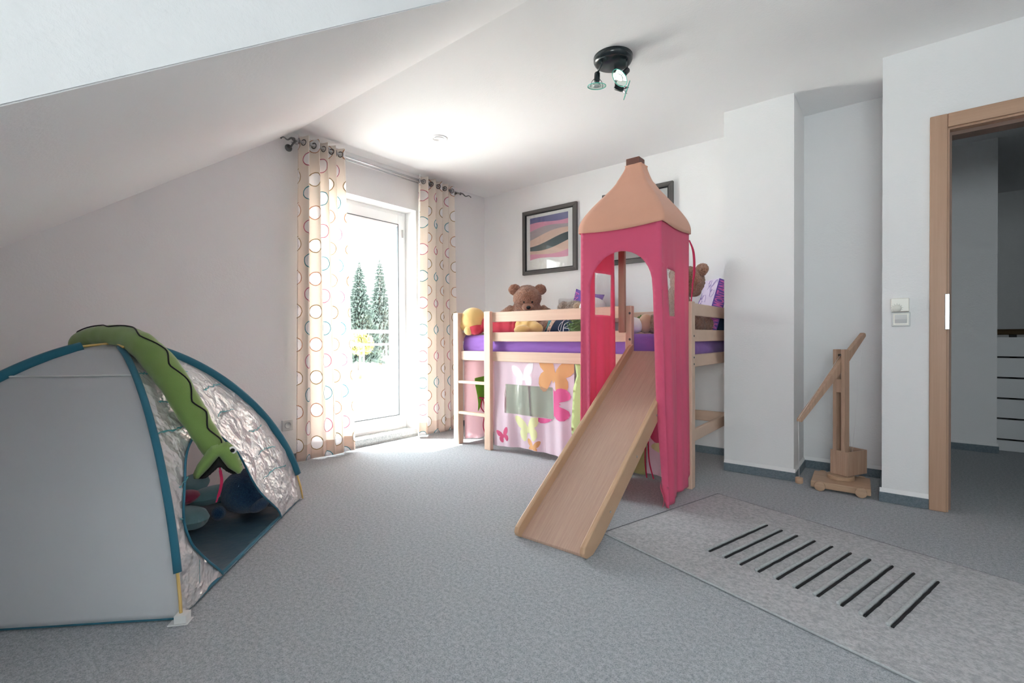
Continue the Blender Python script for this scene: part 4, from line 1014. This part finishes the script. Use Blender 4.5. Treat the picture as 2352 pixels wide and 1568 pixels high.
for i in range(46):
    c = Vector((1.62+rnd.uniform(-.06, .06), -.76+rnd.uniform(-.04, .04), .995+rnd.uniform(-.04, .05))); P = [c+Vector((.02*math.cos(k*.9+i), .02*math.sin(k*.9+i), .006*k-.015)) for k in range(7)]; m.tube(P, .0045, 5)
m.build('hair', M_LEAF, t)
m = MB(); m.ball((1.62, -.76, .975), (.05, .04, .035)); m.build('body', M_LEAF, t)
t = thing('tan_plush', 'tan long haired plush toy lying behind the slide opening', 'soft toy', (2.10, -.56, .935))
m = MB(); m.ball((2.17, -.50, 1.005), (.15, .10, .068)); m.ball((2.16, -.58, 1.01), (.05, .06, .07)); fuzz(m.build('body', M_TAN, t), .022, .013, .009)
m = MB(); m.ball((2.105, -.615, 1.012), (.052, .045, .070), Euler((.1, .15, 0)).to_matrix()); fuzz(m.build('paw', M_TANS, t), .002, .02, .008)
m = MB(); m.ball((2.275, -.62, 1.012), (.050, .045, .070)); fuzz(m.build('paw', M_TANS, t), .002, .02, .008)

# ------------------------------------------------------------------ play tent
TC = Vector((.87, -3.346, 0)); TR, THT, PW = .82, .895, 1.65
def rz(z): return TR*max(0, 1-max(0, z/THT)**PW)**(1/PW)
def zr(r_): return THT*max(0, 1-(r_/TR)**PW)**(1/PW)
DIR = [Vector((1, 0, 0)), Vector((0, 1, 0)), Vector((-1, 0, 0)), Vector((0, -1, 0))]
tent = thing('play_tent', 'grey and silver dome play tent with blue seams standing on the carpet', 'tent', (TC.x, TC.y, 0))
def ppt(k, z): return TC+DIR[k % 4]*rz(z)+Vector((0, 0, z))
def panel(k, s, z, dz=0):
    a, b = ppt(k, z), ppt(k+1, z); p = a.lerp(b, s); n = (DIR[k % 4]+DIR[(k+1) % 4]).normalized(); return p+n*dz
AS = 1.15
def panel_mesh(name, k, mt, hole=None, dz=lambda s, z: 0, sp=.03, z0=.012, extra=None):
    out = [(0, z0), (AS, z0)]+[(AS, z0+(THT-z0)*(i/20)) for i in range(1, 20)]+[(AS, THT-.004), (0, THT-.004)]
    m = MB(); m.sheet(out, [hole] if hole else [], sp, lambda s, z: tuple(panel(k, s/AS, z, dz(s/AS, z))), 0)
    if extra: extra(m)
    o = m.build(name, mt, tent); solid(o, .001); return o
opening = [(.24, .0125), (.204, .06), (.10, .17), (.072, .215), (.062, .28), (.085, .36), (.115, .405), (.150, .455), (.205, .492), (.27, .520), (.35, .530), (.43, .515), (.49, .47), (.541, .40), (.557, .27), (.617, .17), (.697, .075), (.735, .0125)]
op2 = [(a*AS, b) for a, b in opening]
def crk(m):
    def rib(P, w_=.0026):
        rnd2 = random.Random(len(P)*7+int(P[0][1]*1000)); Q = []
        for i in range(len(P)-1):
            for j in range(7):
                t_ = j/7; Q.append((P[i][0]+(P[i+1][0]-P[i][0])*t_, P[i][1]+(P[i+1][1]-P[i][1])*t_+rnd2.uniform(-.004, .004)))
        Q.append(P[-1]); v = []; f_ = []
        for i, (s, z) in enumerate(Q):
            hw_ = w_*(.3+rnd2.random()); v += [tuple(panel(0, s, z-hw_, .0075+.010*nz((s*1.1, z, 0), 7))), tuple(panel(0, s, z+hw_, .0075+.010*nz((s*1.1, z, 0), 7)))]
        for i in range(len(Q)-1): f_.append((2*i, 2*i+2, 2*i+3, 2*i+1))
        m.add(v, f_, 1, True)
    for P in ([(.02, .782), (.16, .775), (.32, .766)], [(.10, .671), (.2, .668), (.334, .675)], [(.02, .575), (.16, .57), (.30, .562), (.37, .563)], [(.13, .405), (.06, .39)],
              [(.58, .775), (.72, .765)], [(.62, .68), (.75, .69), (.93, .695)], [(.56, .565), (.62, .58), (.75, .575)], [(.74, .462), (.82, .455), (.90, .47)], [(.70, .35), (.8, .36), (.9, .345)], [(.66, .24), (.8, .25), (.92, .23)], [(.04, .30), (.055, .29)]): rib(P)
    rib([(.37, .563), (.385, .535)], .002); rib([(.9, .695), (.93, .65)], .002); rib([(.10, .14), (.09, .07)], .004)
panel_mesh('front_panel', 0, [M_SILVER, M_TPRINT], op2, lambda s, z: .010*nz((s*1.1, z, 0), 7)+.004*nz((s*1.1, z, 5), 22)-.0, .013, .012, crk)
panel_mesh('side_panel', 3, M_TENTG, None, lambda s, z: .018*math.sin(PI*s)*math.sin(PI*min(1, z/.8))+.003*nz((s, z, 2), 8), .03)
panel_mesh('side_panel', 2, M_TENTG, None, lambda s, z: .01*math.sin(PI*s), .04)
panel_mesh('rear_panel', 1, M_TENTB, None, lambda s, z: .01*math.sin(PI*s)+.006*nz((s, z, 2), 5), .04)
# horizontal seam on the camera side panel
m = MB(); m.tube([panel(3, i/30, .775, .006+.018*math.sin(PI*i/30)*math.sin(PI*.97)) for i in range(31)], .0035, 6); m.build('seam', M_WEB, tent)
# opening binding
m = MB(); m.tube([panel(0, s, z, .004+.010*nz((s*1.1, z, 0), 7)) for s, z in [(p.x, p.z) for p in smoothpath([(a, 0, b) for a, b in opening], 3)]], .0045, 6); m.build('opening_binding', M_TEAL, tent)
for k in range(4):
    zs = [.147+(THT-.147)*(1-(1-i/34)**1.8) for i in range(35)]
    P = [ppt(k, z)+DIR[k]*.006+Vector((0, 0, .004)) for z in zs]; P = [p for p in P if (p-TC).length > 0 and (p.xy-TC.xy).length > .10]
    fl_ = lambda p, k=k: DIR[k]*.7+Vector((0, 0, .5))
    m = MB(); m.tube(P, .0125 if k in (0, 2) else .021, 12, flat=fl_, fk=.6 if k in (0, 2) else 1.0); m.build('pole_sleeve', M_TEAL, tent)
    e = ppt(k, .15)+DIR[k]*.006; tip = TC+DIR[k]*(TR+.012)+Vector((0, 0, .004))
    if k == 2: tip = TC+DIR[k]*(TR-.004)+Vector((0, 0, .004))
    m = MB(); m.tube([e, e.lerp(tip, .5)+DIR[k]*.004, tip], .0048, 10); m.build('pole_end', M_ROD, tent)
    m = MB(); m.tube([TC+DIR[k]*(TR-.02)+Vector((0, 0, .004)), tip], .003, 6); m.build('cord', M_WEB, tent)
m = MB(); m.tube([TC+Vector((0, -.16, .878)), TC+Vector((0, 0, .899)), TC+Vector((0, .16, .878))], .0048, 10); m.build('pole_crown', M_ROD, tent)
m = MB(); m.tube([TC+Vector((-.16, 0, .882)), TC+Vector((0, 0, .904)), TC+Vector((.16, 0, .882))], .0048, 10); m.build('pole_crown', M_ROD, tent)
for k in range(4):
    m = MB(); a, b = TC+DIR[k]*(TR-.012), TC+DIR[(k+1) % 4]*(TR-.012)
    m.tube([a.lerp(b, i/20)+Vector((0, 0, .010)) for i in range(21)], .009, 8); m.build('floor_binding', M_TEAL, tent)
m = MB(); c = [TC+DIR[k]*(TR-.012) for k in range(4)]
m.sheet([(p.x, p.y) for p in c], [], .035, lambda x, y: (x, y, .006+.003*nz((x, y, 0), 12))); m.build('groundsheet', M_TFLOOR, tent)
m = MB(); q = Matrix.Rotation(math.radians(-40), 3, 'Z'); cc = Vector((1.700, -3.348, 0))
for b in ((-.022, .022, -.030, .030, .0, .004), (-.018, .018, -.012, .024, .004, .030)): m.box(*b, M=Matrix.Translation(cc) @ q.to_4x4())
bevel(m.build('foot_pocket', M_WEB, tent), .002)

# toys in the tent
t = thing('blue_plush', 'round dark blue plush animal sitting in the tent opening', 'soft toy', (.87, -2.80, .01))
m = MB(); m.ball((.865, -2.81, .128), (.118, .118, .108)); m.ball((.868, -2.805, .10), (.124, .124, .088)); fuzz(m.build('body', M_BLUEP, t), .006, .012, .010)
m = MB(); m.ball((.985, -2.80, .070), (.058, .034, .030), Euler((.2, -.5, .75)).to_matrix()); fuzz(m.build('flipper', M_BLUEP2, t), .003, .012, .007)
m = MB(); m.ball((.955, -2.72, .080), (.050, .05, .045)); fuzz(m.build('flipper', M_BLUEP, t), .003, .012, .007)
m = MB(); m.ball((.868, -2.945, .044), (.034, .034, .036)); fuzz(m.build('flipper', M_BLUEP, t), .003, .012, .007)
t = thing('flower_cushion', 'aqua flower cushion with dusky pink centre lying in the tent beside the blue plush', 'cushion', (.78, -3.08, .01))
def petal(cx_, cy_, ang, L_, W_, th, zc, tilt=0):
    m = MB(); out = arc((0, 0), L_, 0, 2*PI*(29/30), 30, W_); c_, s_ = math.cos(ang), math.sin(ang)
    m.puff(out, th, .016, lambda a, b, h: (cx_+a*c_-b*s_, cy_+a*s_+b*c_, zc+h+tilt*a), pw=.42); m.build('petal', M_FLOWER, t)
petal(.855, -3.075, .2, .115, .082, .046, .058); petal(.735, -2.935, 1.6, .10, .075, .042, .105, .05); petal(.60, -2.985, 2.3, .11, .08, .045, .13, .25); petal(.72, -3.21, -1.9, .12, .085, .045, .09); petal(.60, -3.13, 3.3, .11, .08, .045, .11, .1)
m = MB(); m.puff(arc((0, 0), .078, 0, 2*PI*29/30, 30), .03, .014, lambda a, b, h: (.745+a, -3.065+b, .125+h+.1*b)); lab(m.build('centre', M_FPINK, t), 'dusky pink round centre')

# ------------------------------------------------------------------ snake cushion over the tent
t = thing('snake_cushion', 'long green snake cushion with black zigzag draped over the tent', 'soft toy', (.95, -3.3, .92))
pn = (DIR[0]+DIR[1]).normalized()
SR = .052
cen = [Vector(p) for p in ((.50, -3.40, .845), (.543, -3.413, .890), (.651, -3.390, .921), (.777, -3.352, .928), (.92, -3.314, .922), (1.064, -3.287, .884), (1.169, -3.255, .812), (1.243, -3.231, .741), (1.295, -3.202, .654), (1.325, -3.179, .59), (1.356, -3.153, .52), (1.362, -3.128, .468))]
nor = [Vector(p).normalized() for p in ((-.3, -.1, .95), (-.2, 0, 1), (-.1, 0, 1), (0, .1, 1), (.2, .2, 1), (.35, .35, .87), (.5, .5, .7), (.55, .55, .63), (.62, .62, .5), (.65, .65, .4), (.68, .68, .3), (.7, .7, .2))]
C = smoothpath(cen, 8); NN = smoothpath(nor, 8); ntot = len(C)
rad = []
for i in range(ntot):
    s = i/(ntot-1); rr = SR*(1.0+.06*math.sin(s*14)); 
    if s < .3: rr *= .25+.75*(s/.3)**.6
    if s > .8: rr *= 1-.25*(s-.8)/.2
    rad.append(rr)
m = MB(); m.tube(C, rad, 22); o = m.build('body', M_SNAKE, t)
tx = bpy.data.textures.new('fleece_wrinkle', 'CLOUDS'); tx.noise_scale = .06; dp = o.modifiers.new('wrinkle', 'DISPLACE'); dp.texture = tx; dp.strength = .010; dp.mid_level = .5
P = []
for i in range(int(ntot*.10), ntot):
    tn = (C[min(i+1, ntot-1)]-C[i-1]).normalized(); n = NN[i].normalized(); n = (n-tn*n.dot(tn)).normalized(); b = tn.cross(n)
    s = i/ntot; w = .55*math.asin(math.sin(s*2*PI*7.2))/(PI/2)+.45*math.sin(s*2*PI*7.2); ang = .42+.30*w
    if i > ntot*.93: ang = .42+.30*w*(1-(i/ntot-.93)/.07)
    P.append(C[i]+(n*math.cos(ang)+b*math.sin(ang))*(rad[i]+.0025))
m = MB(); m.tube(P, .0029, 6); lab(m.build('zigzag_line', M_BLACKM, t), 'black zigzag line along the back')
# head in a plane facing the camera
HC = Vector((1.409, -3.130, .428)); toc = (Vector((cx, cy, ch))-HC); toc.z = 0; toc.normalize(); hx = Vector((-toc.y, toc.x, 0)); 
if hx.dot(r2) < 0: hx = -hx
hz = Vector((0, 0, 1)); hn = toc
SC = 1/579.0     # metres per picture pixel measured at the head's distance
def hp(px, py, h=0): return tuple(HC+hx*(px-503)*SC+hz*(1060-py)*SC+hn*h)
headL = [(488, 1022), (520, 1016), (533, 1028), (541, 1048), (548, 1066), (551, 1084), (546, 1093), (540, 1094), (522, 1078), (503, 1048), (484, 1072), (464, 1093), (455, 1092), (453, 1082), (461, 1062), (474, 1042), (481, 1030)]
sc_ = lambda L_: [(p[0]*SC, p[1]*SC) for p in L_]
m = MB(); m.puff(sc_(headL), .036, .006, lambda a, b, h: hp(a/SC, b/SC, h), pw=.5); o = m.build('head', M_SNAKE, t)
mouth = [(503, 1048), (521, 1077), (541, 1093), (546, 1093), (530, 1093), (517, 1084), (507, 1073), (502, 1072), (493, 1081), (480, 1092), (462, 1094), (484, 1072)]
m = MB(); m.puff(sc_(mouth), .040, .005, lambda a, b, h: hp(a/SC, b/SC, h)); m.build('mouth', M_BLACKM, t)
m = MB(); m.ball(hp(529.5, 1034, .026), (.0155, .0155, .006), Matrix((hx, hz, hn)).transposed(), 20, 10); e_ = m.build('eye', M_WHITEF, t)
m = MB(); m.ball(hp(529.5, 1034, .0295), (.0088, .0088, .006), Matrix((hx, hz, hn)).transposed(), 16, 8); m.build('pupil', M_BLACKM, e_)
m = MB(); v = []; Q = smoothpath([(504, 0, 1070), (506, 0, 1085), (508, 0, 1105), (505, 0, 1125), (500, 0, 1142), (497, 0, 1152)], 5)
for i, p in enumerate(Q):
    w_ = 3.0 if i > 3 else 1.6; w_ = w_*(1 if i < len(Q)-6 else .5); v += [hp(p.x-w_, p.z, .002), hp(p.x+w_, p.z, .002)]
m.add(v, [(2*i, 2*i+1, 2*i+3, 2*i+2) for i in range(len(Q)-1)]); solid(m.build('tongue', M_REDTIE, t), .002)

# ------------------------------------------------------------------ toy crane
cr = thing('toy_crane', 'wooden toy crane on wheels with tilted arm, standing in the wall alcove', 'toy crane', (3.245, -.41, 0))
m = MB(); m.prism([(3.103, -.532, .014), (3.393, -.532, .014), (3.380, -.262, .014), (3.092, -.262, .014)], (0, 0, .038)); bevel(m.build('platform', M_CRANEX, cr), .005)
for (x, y) in ((3.150, -.541), (3.348, -.541), (3.138, -.255), (3.338, -.255)):
    m = MB(); m.lathe([(0, -.009), (.026, -.009), (.0285, -.006), (.0285, .006), (.026, .009), (0, .009)], (x, y, .0285), 28, Euler((PI/2, 0, 0)).to_matrix()); bevel(m.build('wheel', M_CRANEX, cr), .002)
m = MB(); m.lathe([(0, .052), (.069, .052), (.070, .055), (.070, .074), (.068, .076), (0, .076)], (3.240, -.375, 0), 40, smooth=False); bevel(m.build('turntable', M_CRANEX, cr), .002)
ex = Vector((.48, .877, 0)).normalized(); ey = Vector((.877, -.48, 0)).normalized()   # ex: away from the arm tip, ey: across
fcn = Vector((3.276, -.420, 0)); L1, W1 = .185, .102                                    # front corner of the box
def cb(a, b, z): return fcn+ex*a-ey*b+Vector((0, 0, z))
def cbox(m, a0, a1, b0, b1, z0, z1): m.prism([cb(a0, b0, z0), cb(a1, b0, z0), cb(a1, b1, z0), cb(a0, b1, z0)], (0, 0, z1-z0))
m = MB(); w_ = .010
cbox(m, 0, w_, 0, W1, .077, .222); cbox(m, L1-w_, L1, 0, W1, .077, .222); cbox(m, w_, L1-w_, 0, w_, .077, .222); cbox(m, w_, L1-w_, W1-w_, W1, .077, .222); cbox(m, w_, L1-w_, w_, W1-w_, .077, .090)
bevel(m.build('counterweight_box', M_CRANE, cr), .0025)
m = MB()
MA0, MA1, MB0, MB1 = -.0012, .044, .016, .086
cbox(m, MA0, MA1, MB0, MB0+.021, .09, .835); cbox(m, MA0, MA1, MB1-.021, MB1, .09, .835)
cbox(m, MA0, MA1, MB0+.021, MB1-.021, .09, .225); cbox(m, MA0, MA1, MB0+.021, MB1-.021, .575, .655); cbox(m, MA1-.008, MA1, MB0+.021, MB1-.021, .225, .575)
bevel(m.build('mast', M_CRANE, cr), .002)
bmid = (MB0+MB1)/2; amid = (MA0+MA1)/2
tipL = cb(amid-.365, bmid, .43); tipH = cb(amid+.207, bmid, .925); piv = cb(amid, bmid, .735)
dL = (tipL-piv).normalized(); dH = (tipH-piv).normalized(); nL = Vector((0, 0, 1)); th_ = .0125
def armq(s0, s1, d, w0, w1):
    n = ey.cross(d).normalized(); n = n if n.z > 0 else -n
    return [piv+d*s0+n*w0-ey*th_, piv+d*s1+n*w1-ey*th_, piv+d*s1-n*w1-ey*th_, piv+d*s0-n*w0-ey*th_]
dd = (tipH-tipL).normalized(); piv = tipL.lerp(tipH, .64); n = ey.cross(dd).normalized(); n = n if n.z > 0 else -n
P = [tipL+n*.010, piv+n*.026, tipH+n*.014, tipH+dd*.008, tipH-n*.014, piv-n*.030, tipL-n*.012, tipL-dd*.008]
m = MB(); m.prism([p-ey*th_ for p in P], ey*2*th_); bevel(m.build('arm', M_CRANE, cr), .0025)
m = MB(); pk = cb(amid, bmid, .80); m.tube([pk-ey*.018, pk+ey*.018], .007, 10); m.build('pulley', M_DSTEEL, cr)
m = MB(); m.tube([tipL+dd*.02-n*.0-ey*.008, tipL+dd*.05-ey*.008], .003, 6); m.build('slot', M_BLACKM, cr)
wt = tipL+Vector((0, 0, -.345)); wtop = wt+Vector((0, 0, .02))
def string(P): m = MB(); m.tube(P, .0011, 5); m.build('string', M_WPIL, cr)
string([wtop, tipL+n*.004-dd*.006]); string([tipL+n*.012, pk+Vector((0, 0, .008)), cb(L1-.06, bmid, .15)]); string([tipH-n*.01-dd*.02, cb(L1-.045, bmid+.01, .15)])
m = MB(); m.lathe([(0, -.017), (.016, -.017), (.020, -.013), (.020, .013), (.017, .017), (0, .017)], tuple(wt), 24); m.build('hanging_weight', M_CRANEX, cr)
m = MB(); m.tube([wt+Vector((.006*math.cos(a), 0, -.022+.005*math.sin(a))) for a in [2*PI*k/12 for k in range(12)]], .001, 5, closed=True); m.build('hook_ring', M_STEEL, cr)

# ------------------------------------------------------------------ rug
RA = Vector((2.438, -1.882, 0)); RU = Vector((.954, -.299, 0)); RV = Vector((.278, .960, 0)); RL, RW = 1.50, .938
rug = thing('rug', 'light grey felt rug with ten dark stripes in front of the door', 'rug', tuple(RA+RU*RL/2+RV*RW/2))
rp = lambda a, b, z: RA+RU*a+RV*b+Vector((0, 0, z))
m = MB(); m.sheet([(0, 0), (RL, 0), (RL, RW), (0, RW)], [], .04, lambda a, b: tuple(rp(a, b+.002*nz((a, b, 0), 9), .0055+.0012*nz((a, b, 3), 8)))); m.prism([rp(0, 0, .0005), rp(RL, 0, .0005), rp(RL, RW, .0005), rp(0, RW, .0005)], (0, 0, .004)); m.build('felt', M_RUG, rug)
M_CORD = m_plain('pale_stitched_cord', (.42, .44, .45), .9, var=.3, sc=120); M_CORDD = m_plain('dark_stitching', (.20, .20, .215), .9, var=.5, sc=150)
for a, b, mt, r_ in (((0, 0), (RL, 0), M_CORD, .0045), ((0, RW), (RL, RW), M_CORDD, .0022), ((0, 0), (0, RW), M_CORDD, .003), ((RL, 0), (RL, RW), M_CORDD, .003)):
    m = MB(); n_ = 240; PP = []; RR = []
    for i in range(n_+1):
        q = i/n_; PP.append(rp(a[0]+(b[0]-a[0])*q, a[1]+(b[1]-a[1])*q+.0015*nz((q*30, a[1], 0), 1), .0055)); RR.append(r_*(.75+.35*(i % 2)))
    m.tube(PP, RR, 6); m.build('edge_stitching', mt, rug)
for k in range(10):
    a = .398+k*.0702; a += .0015*math.sin(k*3); b0, b1 = .228+.004*math.sin(k*2.1), .705+.004*math.cos(k*1.7); n_ = 50
    m = MB(); 
    PP = [rp(a+.0045+.0018*nz((k*5, i*.2, 0), 1), b0+(b1-b0)*i/n_, .0065) for i in range(n_+1)]; m.tube(PP, .0046, 6, mi=0)
    n2 = 110; PP = [rp(a-.0075+.0016*nz((k*7, i*.1, 4), 1), b0+(b1-b0)*i/n2, .0095) for i in range(n2+1)]; m.tube(PP, [.0072*(.72+.34*(i % 2)) for i in range(n2+1)], 6, mi=1)
    m.build('stripe', [M_BLACKM, M_CORD], rug)

# ------------------------------------------------------------------ light
sc = bpy.context.scene
W = bpy.data.worlds.new('sky'); sc.world = W; W.use_nodes = True; nt = W.node_tree
bg = nt.nodes['Background']; bg.inputs[0].default_value = (.90, .96, 1.0, 1); bg.inputs[1].default_value = 7.0
W.cycles.sampling_method = 'MANUAL'; W.cycles.sample_map_resolution = 256
S = bpy.data.lights.new('sun', 'SUN'); so = bpy.data.objects.new('sun', S); COL.objects.link(so)
S.energy = 24; S.angle = math.radians(.6); S.color = (1, .96, .90)
so.rotation_euler = Vector((.398, .281, -.875)).to_track_quat('-Z', 'Y').to_euler()
def portal(name, loc, d, w_, h_):
    a = bpy.data.lights.new(name, 'AREA'); a.shape = 'RECTANGLE'; a.size = w_; a.size_y = h_; o = bpy.data.objects.new(name, a); COL.objects.link(o)
    o.location = loc; o.rotation_euler = Vector(d).to_track_quat('-Z', 'Y').to_euler(); a.cycles.is_portal = True
portal('sky_portal', (-.24, (WY0+WY1)/2, 1.08), (1, 0, 0), WY1-WY0, 2.05)
portal('sky_portal', ((BX0+BX1)/2, YD-.2, (BZ0+BZ1)/2), (0, 1, 0), BX1-BX0, BZ1-BZ0)
sc.view_settings.view_transform = 'Standard'; sc.view_settings.look = 'None'; sc.view_settings.gamma = 1; sc.view_settings.use_curve_mapping = False
sc.view_settings.exposure = 1.58
sc.cycles.max_bounces = 14; sc.cycles.diffuse_bounces = 8; sc.cycles.transparent_max_bounces = 16; sc.cycles.use_denoising = True
